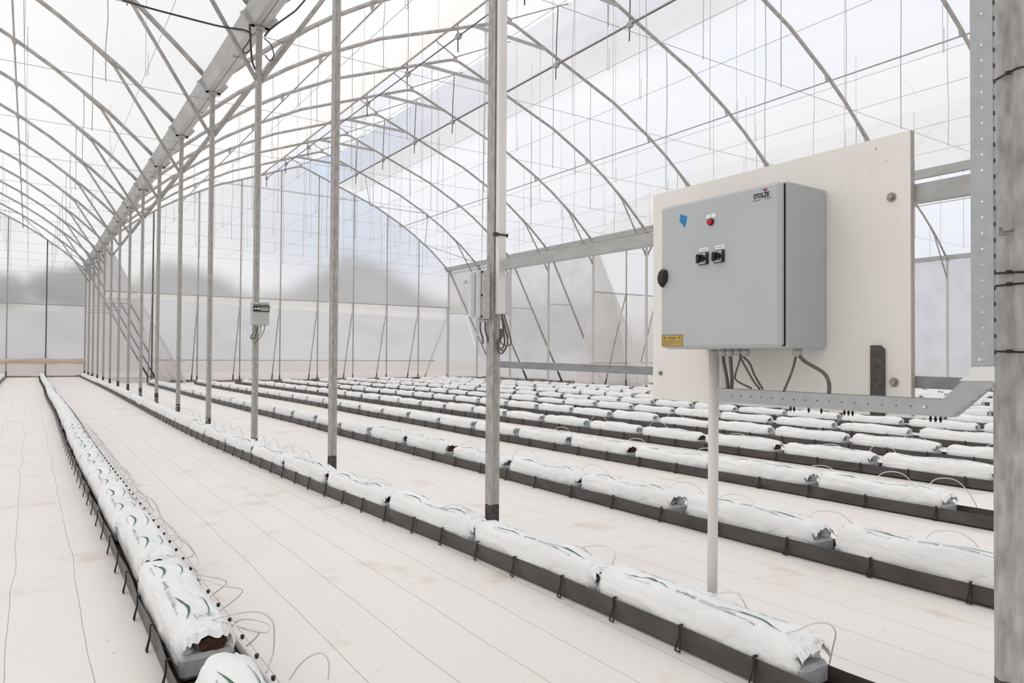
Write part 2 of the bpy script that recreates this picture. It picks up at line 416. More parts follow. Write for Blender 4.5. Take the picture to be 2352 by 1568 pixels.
YB = YK(10)+.06
mb = MB(); gable(mb, XA, XS, YB, 3.27); struct(mb.build('wall_back', 'film_wall'), 'clear grey film filling the gable of the middle back wall above the rail', 'wall')
mb = MB(); wsheet(mb, (XA,YB,3.05), (XS,YB,3.05), (XA,YB,3.27), (XS,YB,3.27), 2, 1); wsheet(mb, (XA,YB+.02,3.10), (XS,YB+.02,2.72), (XA,YB,3.27), (XS,YB,3.27), 30, 3, .02)
struct(mb.build('wall_back', 'film_band'), 'whiter double film band just under the rail of the middle back wall', 'wall')
mb = MB(); wsheet(mb, (XA+1.6,YB+.78,.88), (XS+2.2,YB+.78,.88), (XA+1.0,YB,3.05), (XS+1.05,YB,3.05), 64, 16, .05, 3.); struct(mb.build('wall_back', 'film_wall_low'), 'hazy blue grey film of the middle back wall between the two rails', 'wall')
mb = MB(); wsheet(mb, (XA+1.9,YB+1.08,FZ), (XS+2.66,YB+1.08,FZ), (XA+1.6,YB+.78,.88), (XS+2.2,YB+.78,.88), 60, 6, .02, 5.); struct(mb.build('wall_back', 'film_skirt'), 'opaque pinkish film skirt along the foot of the middle back wall', 'wall')
YBL = YK(14)+.06
mb = MB(); gable(mb, XL, XA, YBL, 3.3); struct(mb.build('wall_back', 'film_wall'), 'clear grey film filling the gable of the left back wall above the rail', 'wall')
mb = MB(); wsheet(mb, (XL,YBL,3.03), (XA,YBL,3.03), (XL,YBL,3.3), (XA,YBL,3.3), 2, 1); struct(mb.build('wall_back', 'film_band'), 'white film band under the rail of the left back wall', 'wall')
mb = MB(); wsheet(mb, (XL,YBL,.88), (XA,YBL,.88), (XL,YBL,3.03), (XA,YBL,3.03), 60, 12, .02, 8.); struct(mb.build('wall_back', 'film_wall_low'), 'hazy grey film of the left back wall with trees showing through', 'wall')
mb = MB(); wsheet(mb, (XL,YBL,FZ), (XA,YBL,FZ), (XL,YBL,.88), (XA,YBL,.88), 40, 4, .02, 9.); struct(mb.build('wall_back', 'film_skirt'), 'opaque pinkish film skirt along the foot of the left back wall', 'wall')
YBR = YK(6)+.06
mb = MB(); gable(mb, XS, XR, YBR, 3.28); struct(mb.build('wall_back', 'film_wall'), 'clear grey film filling the gable of the right span back wall', 'wall')
mb = MB(); wsheet(mb, (XS+.1,YBR+.78,.88), (XR,YBR+.78,.88), (XS,YBR,3.28), (XR,YBR,3.28), 60, 14, .06, 12.); struct(mb.build('wall_back', 'film_side'), 'creased pale film of the right span back wall between the two rails', 'wall')
mb = MB(); wsheet(mb, (XS+.1,YBR+1.08,FZ), (XR,YBR+1.08,FZ), (XS+.1,YBR+.78,.88), (XR,YBR+.78,.88), 40, 4, .02, 13.); struct(mb.build('wall_back', 'film_skirt'), 'opaque pinkish film skirt along the foot of the right span back wall', 'wall')
mb = MB(); mb.add([(XA,YBL,FZ),(XA+2.7,YBL,FZ),(XA+.1,YBL,4.93),(XA,YBL,4.93)], [(0,1,2,3)]); struct(mb.build('wall_left', 'film_side'), 'triangular end film beyond the far end of the inner post line', 'wall')
# sloping side films carried by raking struts
mb = MB(); wsheet(mb, (XS+2.7,YK(6),FZ), (XS+2.7,YK(10)+1.2,FZ), (XS+.1,YK(6),4.93), (XS+.1,YK(10)+.1,4.93), 40, 24, .06, 20.); struct(mb.build('wall_right', 'film_side'), 'sloping grey film wall along the right of the middle span', 'wall')
mb = MB(); mb.add([(XS,YB,3.05),(XS+1.05,YB,3.05),(XS+.1,YB,4.93),(XS,YB,4.93)], [(0,1,2,3)]); struct(mb.build('wall_right', 'film_side'), 'triangular end film closing the corner between the back wall and the sloping right wall', 'wall')
mb = MB(); wsheet(mb, (XA+2.7,YK(10),FZ), (XA+2.7,YK(14)+.1,FZ), (XA+.1,YK(10),4.93), (XA+.1,YK(14)+.1,4.93), 40, 24, .05, 24.); struct(mb.build('wall_left', 'film_side'), 'sloping pale film wall beyond the far end of the inner post line', 'wall')
mb = MB(); wsheet(mb, (XR+.1,Y_NEAR,FZ), (XR+.1,YK(6)+.1,FZ), (XR+.1,Y_NEAR,4.93), (XR+.1,YK(6)+.1,4.93), 30, 12, .04, 28.); struct(mb.build('wall_right', 'film_side'), 'pale film wall on the far side of the right span', 'wall')
mb = MB(); wsheet(mb, (XL,Y_NEAR,FZ), (XL,YK(14)+.1,FZ), (XL,Y_NEAR,4.93), (XL,YK(14)+.1,4.93), 30, 12, .04, 31.); struct(mb.build('wall_left', 'film_side'), 'pale film wall on the far left of the greenhouse', 'wall')
mb = MB()
for a_, b_ in ((XL,XA),(XA,XS),(XS,XR)): gable(mb, a_, b_, Y_NEAR, FZ)
struct(mb.build('wall_front', 'light_cut_sheet'), 'unseen end wall behind the camera, made dark grey to cut light from behind', 'wall')  # unseen wall, kept dark so faces turned to the near end are shaded
mb = MB()
rng = random.Random(3)
vs = []
for i in range(121):
    x = XL+(XA-XL)*i/120; rr = .12+.035*mn.noise(Vector((x*1.1,0,0))); zc = .76+.05*mn.noise(Vector((x*.45,2,0)))
    for j in range(10): vs.append((x, YBL-.14+math.cos(2*PI*j/10)*.10, zc+math.sin(2*PI*j/10)*rr))
mb.add(vs, [(i*10+j, i*10+(j+1)%10, (i+1)*10+(j+1)%10, (i+1)*10+j) for i in range(120) for j in range(10)], True)
tag(mb.build('rolled_curtain', 'curtain_roll'), 'rolled tan film curtain hanging along the foot of the left back wall', 'curtain')

# ------------------------------------------------------------------ outside: scrub bank, hill, trees
def ridge_mesh(x0, x1, y0, y1, hf, nx, ny):
    mb = MB(); patch(mb, x0, x1, y0, y1, nx, ny, hf); return mb
def h1(x, y):
    t = (y-46)/30.; s = math.sin(PI*min(1, max(0, t)))
    hump = 5.9 + 3.7*math.exp(-((x-23.5)/4.6)**2) + 2.6*math.exp(-((x-9.5)/3.2)**2) - .9*math.exp(-((x+3)/8.)**2)
    return FZ-.3 + s*hump*(1+.09*mn.noise(Vector((x*.3, y*.2, 4)))+.09*mn.noise(Vector((x*.9, y*.6, 9))))
tag(ridge_mesh(-40, 90, 46, 76, h1, 160, 24).build('hillside', 'scrub'), 'dark scrubby hillside blurred behind the middle back wall film', 'hill')
def tree(x, y, h, r, seed, lab):
    t = thing('tree', lab, 'tree', (x, y, h1(x, y)-.25), 'trees beyond the left back wall')
    mb = MB(); mb.tube([(0,0,0),(.1,.0,h*.3),(0,.1,h*.6)], .12, 8, rad=[.16,.12,.07]); mb.build('trunk', 'trees', t)
    mb = MB(); rg = random.Random(seed)
    for i in range(9):
        a = rg.uniform(0, 2*PI); d = r*rg.uniform(.1, .75); c = (d*math.cos(a), d*math.sin(a), h*rg.uniform(.35, .82)); rr = r*rg.uniform(.5, .7)
        o = len(mb.v); mb.sphere(c, rr, 14, 9)
        for q in range(o, len(mb.v)):
            v = Vector(mb.v[q]); dv = (v-Vector(c)); mb.v[q] = tuple(Vector(c)+dv*(1+.35*mn.noise(v*1.4)+.25*mn.noise(v*4)))
    mb.build('crown', 'trees', t)
for i_, (tx, th, tr) in enumerate(((-6.2,2.4,1.6),(-3.6,2.0,1.5),(-1.2,1.7,1.4),(1.0,1.9,1.4),(3.3,2.0,1.5))):
    tree(tx, 58, th, tr, i_+1, 'grey green tree blurred on the bank behind the left back wall, %s from the left' % ordn(i_+1))

# ------------------------------------------------------------------ inner posts
def post_profile(w, d):
    # cold-formed omega section: flat faces, chamfers, two shallow grooves front and back
    a, b = w/2, d/2; c = .28*w; g = .012*(w/.09)
    return [(-a,-b+c*.8),(-a+c*.8,-b),(-g*2,-b),(-g,-b+g),(g,-b+g),(g*2,-b),(a-c*.8,-b),(a,-b+c*.8),(a,-g*1.5),(a-g*.8,0),(a,g*1.5),(a,b-c*.8),(a-c*.8,b),(g*2,b),(g,b-g),(-g,b-g),(-g*2,b),(-a+c*.8,b),(-a,b-c*.8),(-a,g*1.5),(-a+g*.8,0),(-a,-g*1.5)]
YN = .800
def gut_z(k): return 4.80 + .012*k
def build_post(name, x, k, w, ztop, label, group, ferr=.27, mat='galv', bolts=True):
    t = thing(name, label, 'post', (x, YK(k) if k > -1 else YN, FZ), group)
    mb = MB(); mb.extr(post_profile(w, w*.92), (0,0,ferr-FZ), (0,0,ztop-FZ), up=(0,1,0)); mb.build('shaft', mat, t)
    mb = MB(); mb.extr(post_profile(w*1.01, w*.93), (0,0,-.02), (0,0,ferr-FZ), up=(0,1,0)); f = mb.build('ferrule', 'ferrule', t); f['label'] = 'dark coated foot'
    if bolts:
        mb = MB()
        for z in (1.0, 1.54): mb.cyl((-.25*w,-w*.46,z-FZ), (-.25*w,-w*.46-.008,z-FZ), .007, 6)
        mb.build('bolt', 'bolt', t)
    return t
for k in range(-1, 15):
    d = 'the inner post line'
    if k == -1: lab = 'large galvanised post with Power written on it, at the right edge of the photo'
    elif k == 0: lab = 'galvanised post carrying the white conduit and junction box beside the panel'
    elif k == 2: lab = 'galvanised post carrying the small grey distribution box with a flip window'
    else: lab = 'galvanised post, %s back from the panel rails in the inner line' % ordn(k+1)
    w = {-1: .090, 0: .070}.get(k, .066)
    ferr = {-1: .255, 0: .27, 1: .24, 2: .15, 3: .20, 4: .235}.get(k, .31)
    p_ = build_post('support_post', XA, k, w, gut_z(k)+.0, lab, 'inner posts', ferr)
    if k == -1: POST_R = p_
for k in range(-1, 11):
    lab = ('slender galvanised post on the right wall line, %s from the back corner' % ordn(11-k)) if k < 10 else 'slender galvanised post in the back right corner of the middle span'
    if k >= 1: build_post('side_post', XS, k, .085, 4.9, lab, 'right wall posts', .22, 'galv_pale', False)
for k in range(3, 7):
    build_post('side_post', XR, k, .085, 4.9, 'distant galvanised post on the far side of the right span, %s from its back corner' % ordn(7-k), 'far right posts', .22, 'galv_pale', False)

# ------------------------------------------------------------------ gutters
def gutter(name, x, k0, k1, zf, label):
    t = thing(name, label, 'gutter', (x, YK(k0), 0), None)
    P = [(-.17,.15),(-.165,.15),(-.068,.008),(.068,.008),(.165,.15),(.17,.15),(.17,.142),(.072,0),(.012,0),(0,-.006),(-.012,0),(-.072,0),(-.17,.142)]
    L = YK(k1)-YK(k0)
    a = (0, -.4, zf(k0)); b = (0, L+.15, zf(k1))
    mb = MB(); mb.extr(P, a, b); mb.build('channel', 'gutter_steel', t)
    mb = MB(); mb.extr([(-.003,-.009),(.003,-.009),(.003,-.004),(-.003,-.004)], a, b); mb.build('lengthwise_seam', 'dark_steel', t)
    for k in range(k0, k1+1):
        y = YK(k)-YK(k0); z = zf(k); mb = MB()
        for s in (-1, 1):
            mb.add([(s*.05,y-.035,z-.025),(s*.09,y-.035,z-.035),(s*.21,y-.035,z+.11),(s*.15,y-.035,z+.155),(s*.05,y+.035,z-.025),(s*.09,y+.035,z-.035),(s*.21,y+.035,z+.11),(s*.15,y+.035,z+.155)],
                   [(0,1,2,3),(7,6,5,4),(0,4,5,1),(1,5,6,2),(2,6,7,3),(3,7,4,0)])
        mb.box(-.10,.10,y-.035,y+.035,z-.035,z-.005)
        mb.build('bracket', 'gutter_steel', t)
        if k < k1:
            ys = y+1.0; mb = MB(); mb.box(-.062,.062,ys,ys+.006,z-.004,z+.001); mb.build('joint_seam', 'dark_steel', t)
    return t
gutter('roof_gutter', XA, -1, 14, gut_z, 'long galvanised roof gutter running over the inner posts into the distance')
gutter('roof_gutter', XS, -1, 10, lambda k: 4.93, 'long galvanised roof gutter along the top of the right wall posts')
gutter('roof_gutter', XR, -1, 6, lambda k: 4.93, 'distant galvanised gutter on the far side of the right span')

# ------------------------------------------------------------------ arches
def arch(nm, x0, x1, k, label, detail, end=False):
    xc = (x0+x1)/2; y = YK(k); t = thing('roof_arch', label, 'arch', (xc, y, 0), 'roof arches of the %s span' % nm)
    h = SPAN/2
    us = [-h+.10, -6.3, -5.85, -5.4, -5.0, -4.35, -3.75, -3.15, -2.5, -2.0, -1.5, -1.0, -.3, -.12, 0]
    us = us + [-u for u in reversed(us[:-1])]
    pts = [(u, 0, zroof(u)-(.0 if abs(u) < h-.2 else -.0)) for u in us]
    r = .036
    mb = MB(); mb.tube(pts, r, 8); mb.build('arch_tube', 'galv_arch', t)
    if not end:
        mb = MB(); mb.bar((-.98,-.045,8.29), (.98,-.045,8.26), .006, .085); mb.bar((-.98,-.03,8.325), (.98,-.03,8.295), .03, .006); mb.build('crossbar', 'galv_rail', t)
    # vent wing struts and ridge joint
    mb = MB(); mb.box(-.05,.05,-.02,.02,8.60,8.74); mb.tube([(0,0,8.72),(1.68,0,9.55)], .016, 6); mb.tube([(0,0,8.72),(-1.68,0,9.55)], .016, 6); mb.build('vent_strut', 'galv_arch', t)
    if detail:
        for s in (-1, 1):
            mb = MB()
            # toothed rack from the wing edge down through the pinion
            mb.tube([(s*1.39,.02,9.42),(s*1.35,.02,8.6),(s*1.33,.02,7.65)], .014, 5)
            rk = mb.build('vent_rack', 'dark_steel', t)
            mb = MB(); mb.box(s*1.33-.045,s*1.33+.045,-.05,.05,7.93,8.04); mb.cyl((s*1.33-.0,-.08,7.985), (s*1.33,.08,7.985), .05, 10); mb.build('pinion_housing', 'galv_rail', t)
    # knee braces down to the posts
    for s in (-1, 1):
        if nm == 'left' and s == -1: continue
        mb = MB(); a = (s*h*1.0 - s*.03, 0, 4.22); b = (s*(h-1.04), 0, 5.83)
        mb.tube([a, ((a[0]*.1+b[0]*.9), 0, a[2]*.1+b[2]*.9), b], .026, 8); mb.tube([b, (s*(h-1.36), 0, zroof(h-1.36)-.01)], .03, 6)
        if end: continue
        mb.build('knee_brace', 'galv_arch', t)
    return t
for nm, x0, x1, k0, k1 in spans():
    for k in range({'left': 1, 'middle': 0, 'right': 2}[nm], k1+1):
        if nm == 'left': lab = 'curved steel roof arch of the left span, %s from the back wall' % ordn(k1-k+1)
        elif nm == 'middle': lab = 'curved steel roof arch of the middle span, %s from the back wall' % ordn(k1-k+1)
        else: lab = 'curved steel roof arch of the right span, %s from its back wall' % ordn(k1-k+1)
        arch(nm, x0, x1, k, lab, nm == 'middle', k == k1)

# purlins and drive tubes along the spans
def longtube(name, x, z, y0, y1, r, mat, label, cat, hangers=None):
    t = thing(name, label, cat, (x, y0, z))
    mb = MB(); mb.tube([(0,0,0),(0,y1-y0,0)], r, 8); mb.build('tube', mat, t)
    if hangers:
        for k in hangers:
            mb = MB(); mb.add([(-.05,YK(k)-y0-.015,.13),(.05,YK(k)-y0-.015,.13),(0,YK(k)-y0-.015,-.02),(-.05,YK(k)-y0+.015,.13),(.05,YK(k)-y0+.015,.13),(0,YK(k)-y0+.015,-.02)], [(0,1,2),(5,4,3),(0,3,4,1),(1,4,5,2),(2,5,3,0)]); mb.build('hanger_bracket', 'galv_rail', t)
    return t
for nm, x0, x1, k0, k1 in spans():
    xc = (x0+x1)/2; ye = YK(k1)
    for s, sd in ((-1,'left'), (1,'right')):
        longtube('vent_purlin', xc+s*1.5, 8.12, -.5, ye, .022, 'galv_arch', '%s vent purlin running under the ridge opening of the %s span' % (sd, nm), 'purlin')
        if nm == 'middle':
            longtube('drive_shaft', xc+s*1.33, 7.985, -.5, ye-.3, .014, 'dark_steel', '%s rack drive shaft running beside the vent purlin of the middle span' % sd, 'drive shaft')
        longtube('bracing_rod', xc+s*(SPAN/2-2.42), zroof(SPAN/2-2.42)-.15, YK(0)-.5, ye, .015, 'galv_arch', 'thin longitudinal rod under the %s slope of the %s span' % (sd, nm), 'rod', range(0, k1+1))

# ------------------------------------------------------------------ trellis wires with their hangers
HX = [XA+1.53*i for i in range(1, 9)]
for nm, x0, x1, k0, k1 in spans():
    for k in range({'left': 2, 'middle': 1, 'right': 3}[nm], k1+1):
        y = YK(k); xc = (x0+x1)/2
        lab = 'thin cross wire on hangers under the %s roof arch from the back, %s span' % (ordn(k1-k+1), nm)
        t = thing('trellis_wire', lab, 'wire', (x0, y, WIRE_Z), 'cross wires of the %s span' % nm)
        mb = MB(); mb.tube([(0,0,0),(SPAN,0,0)], .0035, 5); mb.build('wire', 'wire', t)
        rg = random.Random(k*31+ord(nm[0]))
        for i in range(1, 9):
            x = 1.53*i; zt = zroof(x0+x-xc)-WIRE_Z
            w = rg.uniform(-.03,.03)
            mb = MB(); mb.tube([(x+w*.2,0,zt),(x+w,0,zt*.6),(x-w*.5,0,zt*.3),(x,0,0),(x,0,-.03)], .0045 if i % 2 else .0065, 5); mb.build('hanger', 'wire', t)
# longitudinal wires resting on the cross wires
LW = [3.2, 4.5, 6.0, 7.05, 8.9, 10.0, 11.6, 13.1, 14.5]
for i, x in enumerate(LW):
    t = thing('row_wire', 'thin overhead wire running the length of the middle span, %s from its left' % ordn(i+1), 'wire', (x, YK(0)-1, WIRE_Z+.008), 'overhead row wires')
    mb = MB(); mb.tube([(0,0,0),(0,YK(10)-YK(0)+1,0)], .003, 5); mb.build('wire', 'wire', t)
    rg = random.Random(i+99)
    for j in range(7):   # doubled crop strings with a hook at the foot
        yy = 1.2 + 3.6*j + rg.uniform(-.6,.6)
        zt = zroof(x-(XA+XS)/2)-WIRE_Z
        mb = MB(); mb.tube([(.0,yy,zt+.0),(.0,yy,.0),(.0,yy,-.02),(.03,yy,-.02),(.03,yy,.28)], .003, 5); mb.build('hook', 'wire', t)
for i, x in enumerate([-1.6, -.1, 1.2]):
    t = thing('row_wire', 'thin overhead wire running the length of the left span, %s from the gutter' % ordn(3-i), 'wire', (x, YK(0)-1, WIRE_Z+.008), 'overhead row wires')
    mb = MB(); mb.tube([(0,0,0),(0,YK(14)-YK(0)+1,0)], .003, 5); mb.build('wire', 'wire', t)
    for j in range(6):
        yy = 8+5.*j; zt = zroof(x-(XL+XA)/2)-WIRE_Z
        mb = MB(); mb.tube([(0,yy,zt),(0,yy,.0),(0,yy,-.02),(.03,yy,-.02),(.03,yy,.28)], .003, 5); mb.build('hook', 'wire', t)
# zig-zag wind bracing in the last bay
WB = (10.59,YK(9),8.06); t = thing('wind_brace', 'thin zigzag brace rods in the last roof bay before the middle back wall', 'brace', WB)
for a, b in (((10.59,YK(9),8.06),(11.87,YK(10),7.44)), ((11.87,YK(10),7.44),(13.16,YK(9),6.86)), ((13.32,YK(9),6.75),(14.47,YK(10),6.02)), ((14.47,YK(10),6.02),(15.45,YK(9),5.1))):
    mb = MB(); mb.tube([sub(a, WB, None), sub(b, WB, None)], .013, 6); mb.build('rod', 'galv_arch', t)
WB = (-1.9,YK(14),7.5); t = thing('wind_brace', 'thin zigzag brace rods in the last roof bay before the left back wall', 'brace', WB)
for a, b in (((-1.9,YK(14),7.5),(-.3,YK(13),6.85)), ((-.3,YK(13),6.75),(.62,YK(14),6.2)), ((.62,YK(14),6.1),(1.9,YK(13),5.1))):
    mb = MB(); mb.tube([sub(a, WB, None), sub(b, WB, None)], .013, 6); mb.build('rod', 'galv_arch', t)

# ------------------------------------------------------------------ end wall framing
def wall_post(x, y, ztop, zrail, label, group, foot=1.1, dx=-.0, dark=False):
    t = thing('wall_post', label, 'post', (x, y, FZ), group)
    m = 'dark_steel' if dark else 'galv_arch'
    mb = MB(); mb.tube([(0,0,.25),(0,0,ztop-FZ)], .026, 8); mb.build('upright', m, t)
    mb = MB(); mb.tube([(0,0,-.02),(0,0,.26)], .030, 8); mb.build('ferrule', 'ferrule', t)
    if foot:
        mb = MB(); a = Vector((0,.02,zrail-FZ)); b = Vector((dx,foot,0)); c = b+(a-b)*.085
        mb.tube([a, c], .020, 8); mb.build('raking_strut', 'galv_arch', t)
        mb = MB(); mb.tube([c, b], .026, 8); mb.build('strut_ferrule', 'ferrule', t)
for i in range(1, 9):
    x = XA+1.508*i
    wall_post(x, YK(10), zroof(x-(XA+XS)/2), 3.27, 'thin upright of the middle back wall with a raking strut, %s from its left' % ordn(i), 'middle back wall uprights', dark=(i == 1))
wall_post(XS-.02, YK(10)+.06, 3.3, 3.27, 'thin raking strut foot in the right corner of the middle back wall', 'middle back wall uprights', dx=-.6)
for i, x in enumerate([-5.4, -3.9, -2.36, -.84, .61]):
    wall_post(x, YK(14), zroof(x-(XL+XA)/2), 3.3, 'thin upright of the left back wall, %s from the inner post line' % ordn(5-i), 'left back wall uprights', foot=0, dark=(i == 4))
for i in range(1, 9):
    x = XS+1.508*i
    wall_post(x, YK(6), zroof(x-(XR+XS)/2), 3.28, 'thin upright of the right span back wall with a raking strut, %s from its left' % ordn(i), 'right back wall uprights')
def rail(a, b, r, lab):
    mb = MB(); mb.tube([(0,0,0), tuple(Vector(b)-Vector(a))], r, 8); return tag(mb.build('wall_rail', 'galv_arch', None, a), lab, 'rail')
rail((XA,YK(10)-.03,3.27), (XS,YK(10)-.03,3.27), .018, 'thin horizontal rail at mid height across the middle back wall')
rail((XA+1.5,YK(10)+.72,.88), (XS-.3,YK(10)+.72,.88), .016, 'pale low rail along the top of the middle back wall skirt')
rail((XL,YK(14)-.03,3.3), (XA,YK(14)-.03,3.3), .018, 'thin horizontal rail at mid height across the left back wall')
rail((XS,YK(6)-.03,3.28), (XR,YK(6)-.03,3.28), .018, 'thin horizontal rail at mid height across the right span back wall')
rail((XS+.5,YK(6)+.72,.88), (XR,YK(6)+.72,.88), .016, 'pale low rail along the skirt of the right span back wall')
rail((XS+.2,YK(0),4.86), (XS+.2,YK(10),4.86), .02, 'dark thin film rail just below the right wall gutter')
rail((XA,YK(10)-.05,7.55), (XA+9.2,YK(10)-.05,7.55), .012, 'thin tie rod across the top of the middle back wall gable')
def raker(x, k, label, group):
    t = thing('raking_prop', label, 'prop', (x, YK(k), 0), group)
    a = Vector((.08,0,4.86)); b = Vector((2.62,0,FZ)); c = b+(a-b)*.085
    mb = MB(); mb.tube([a, c], .034, 8); mb.build('prop_tube', 'galv_arch', t)
    mb = MB(); mb.tube([c, b], .042, 8); mb.build('ferrule', 'ferrule', t)
    mb = MB(); mb.tube([(0,0,3.02),(1.06,0,3.02)], .012, 6); mb.build('tie', 'galv_arch', t)
for k in range(7, 11): raker(XS, k, 'sloping steel prop outside the right wall posts, %s from the back corner' % ordn(11-k), 'right wall props')
for k in range(11, 15): raker(XA, k, 'sloping steel prop beyond the inner posts, %s from the far end' % ordn(15-k), 'left wall props')

# ------------------------------------------------------------------ growing rows
ROW1 = [(0,1.935),(2.3,1.935),(3.3,1.92),(4.3,1.87),(5.3,1.83),(7,1.79),(9,1.74),(11,1.73),(14,1.76),(18,1.81),(24,1.88),(38,1.93)]
ROWS = [  # left edge, width, near end, far end, name, clip spacing
    ('far left', lambda y: -1.02, .20, 20., 37.9, .5),
    ('left foreground', lambda y: .362+.012*math.sin(y*.55), .205, .9, 37.9, .36),
    ('post line', lambda y: lerp_tab(ROW1, y), .150, .98, 37.9, .335),
]
xs_mid = [3.365, 4.865, 6.29, 7.66, 9.06, 10.46, 11.88, 13.3, 14.62]
for i, x in enumerate(xs_mid):
    ROWS.append(('%s middle' % ordn(i+1), (lambda x: (lambda y: x+.02*math.sin(y*.4+x*3)))(x), .20, .4 if i < 4 else 1.2, YK(10)-.9, .44))
for i in range(8):
    x = 16.3+1.5*i
    ROWS.append(('%s right span' % ordn(i+1), (lambda x: (lambda y: x))(x), .20, 4.5, YK(6)-.9, .6))
ROWDESC = {'far left': 'the row at the far left', 'left foreground': 'the left foreground row', 'post line': 'the row along the inner posts'}
def rowdesc(n): 
    if n in ROWDESC: return ROWDESC[n]
    o, w = n.split(' ', 1)
    return '%s row beyond the posts' % o if w == 'middle' else '%s row of the right span' % o

# bag meshes
BL = .93
def bag_surf(x, t, W, H, seed, hem):
    """x along the bag -.5..+.5 (times BL); t 0..1 across, left to right"""
    e = abs(x)*2; th = PI*t
    end = max(0., (e-.90)/.10)
    w = W/2*(1-.10*end**2); h = H*(1-.14*end**2)*(1+.05*math.sin(x*9+seed))
    c, s = math.cos(th), math.sin(th)
    X = -w*math.copysign(abs(c)**.62, c); Z = h*max(0., s)**.5
    p = Vector((x*BL*3.2+seed*7.1, X*9., Z*9.))
    q = Vector((x*BL*14+seed*3.+X*22, X*26.+x*9, Z*22.))
    amp = .0065*(1+1.3*end)
    d = amp*mn.noise(p*1.6) + .0030*(1+1.6*end)*mn.noise(q*.55) - .0055*max(0, .5-abs(mn.noise(q*.45))*4)
    Z2 = Z + d*(.4+.6*s)*1.3; X2 = X - d*(1.0)*(1 if c > 0 else -1)*abs(c)
    return X2, Z2
def make_bag(W, H, seed, nx, nt, z0=.0):
    mb = MB(); rg = random.Random(seed); vs = []
    for i in range(nx+1):
        x = -.5+i/nx
        for j in range(nt+1):
            t = j/nt; X, Z = bag_surf(x, t, W, H, seed, 0)
            yy = x*BL
            if i in (0, nx):
                yy += math.copysign(.012, x)*mn.noise(Vector((j*1.3, seed, i)))*1.5
            vs.append((X, yy, z0+Z))
    fs = [(i*(nt+1)+j, (i+1)*(nt+1)+j, (i+1)*(nt+1)+j+1, i*(nt+1)+j+1) for i in range(nx) for j in range(nt)]
    # folded, gathered ends
    base = len(vs)
    for side, i0 in ((-1, 0), (1, nx)):
        prev = [i0*(nt+1)+j for j in range(nt+1)]
        for r_, (sc, dy) in enumerate(((.90,.012),(.68,.004),(.42,-.02))):
            cur = []
            for j in range(nt+1):
                v = vs[i0*(nt+1)+j]; cz = z0+H*.38
                cr = .020*mn.noise(Vector((j*.9+seed*5, r_*1.7, side*3)))+.010*mn.noise(Vector((j*2.3, r_*3., seed)))
                vs.append((v[0]*sc+cr*.4, v[1]+side*(dy+cr), cz+(v[2]-cz)*sc+cr*.35)); cur.append(len(vs)-1)
            for j in range(nt):
                f = (prev[j], prev[j+1], cur[j+1], cur[j]); fs.append(f if side < 0 else tuple(reversed(f)))
            prev = cur
        f = tuple(prev); fs.append(f if side > 0 else tuple(reversed(f)))
    mb.add(vs, fs, True); me = mb.mesh('grow_bag'); me.materials.append(MATS['bag']); return me
def make_slab(W, seed):
    mb = MB(); rg = random.Random(seed)
    mb.bbox(-W/2+.006, W/2-.006, -BL/2-.035, BL/2+.02, -.035, .035, .012)
    me = mb.mesh('slab'); me.materials.append(MATS['slab']); return me
def make_flap(W, H, seed):
    """ragged end of the cover film hanging over the slab at the near end"""
    mb = MB(); rg = random.Random(seed); vs = []; nt = 22
    for r_ in range(3):
        for j in range(nt+1):
            t = .13+.74*j/nt; X, Z = bag_surf(-.498, t, W, H, seed, 0)
            out = (0, .022, .040)[r_]; jag = (0, .25, 1)[r_]*(.020*max(-.3, mn.noise(Vector((j*.33, seed, 2))))+.008*mn.noise(Vector((j*.9, seed*3, 1)))+.003*rg.random())
            vs.append((X*(1+.05*r_), -BL/2-out-jag*.6+.006, Z+.003-(0,.006,.024)[r_]-jag*.5+(.006*math.sin(j*1.9) if r_ else 0)))
    mb.add(vs, [(r*(nt+1)+j, r*(nt+1)+j+1, (r+1)*(nt+1)+j+1, (r+1)*(nt+1)+j) for r in range(2) for j in range(nt)], False)
    me = mb.mesh('end_flap'); me.materials.append(MATS['bag']); return me
def project_print(items, W, H, seed, mat, name):
    """items: list of (verts2d, faces) in bag coords (along, across-arc metres) wrapped on the surface"""
    mb = MB(); arc = W*.5+H*1.25
    for vs2, fs in items:
        vs = []
        for (a, c) in vs2:
            t = min(.97, max(.03, .5 + c/(2*arc)*1.15)); x = max(-.49, min(.49, a/BL))
            X, Z = bag_surf(x, t, W, H, seed, 0); X1, Z1 = bag_surf(x, t+.01, W, H, seed, 0)
            n = Vector((-(Z1-Z), 0, (X1-X))); n.normalize()
            if n.z < 0: n = -n
            vs.append((X+n.x*.0028, x*BL, Z+n.z*.0028))
        mb.add(vs, fs)
    me = mb.mesh(name); me.materials.append(MATS[mat]); return me
def strip2d(pts, w0, w1):
    vs = []; n = len(pts)
    for i, (a, c) in enumerate(pts):
        p, q = pts[max(0,i-1)], pts[min(n-1,i+1)]; dx, dy = q[0]-p[0], q[1]-p[1]; l = math.hypot(dx, dy) or 1
        w = (w0 + (w1-w0)*math.sin(PI*i/(n-1)))/2
        vs += [(a-dy/l*w, c+dx/l*w), (a+dy/l*w, c-dx/l*w)]
    return vs, [(2*i, 2*i+1, 2*i+3, 2*i+2) for i in range(n-1)]
TXT = {}
def txt2d(s, size, a, c, rot=0.):
    """text whose reading direction runs along the bag, facing the left (aisle) side"""
    key = (s, size)
    if key not in TXT: TXT[key] = text_mesh(s, size)
    vs, fs = TXT[key]; out = []
    for v in vs:
        u, w = v[0], v[1]
        u, w = u*math.cos(rot)-w*math.sin(rot), u*math.sin(rot)+w*math.cos(rot)
        out.append((a-u, c+w))
    return out, fs
VAR = {}
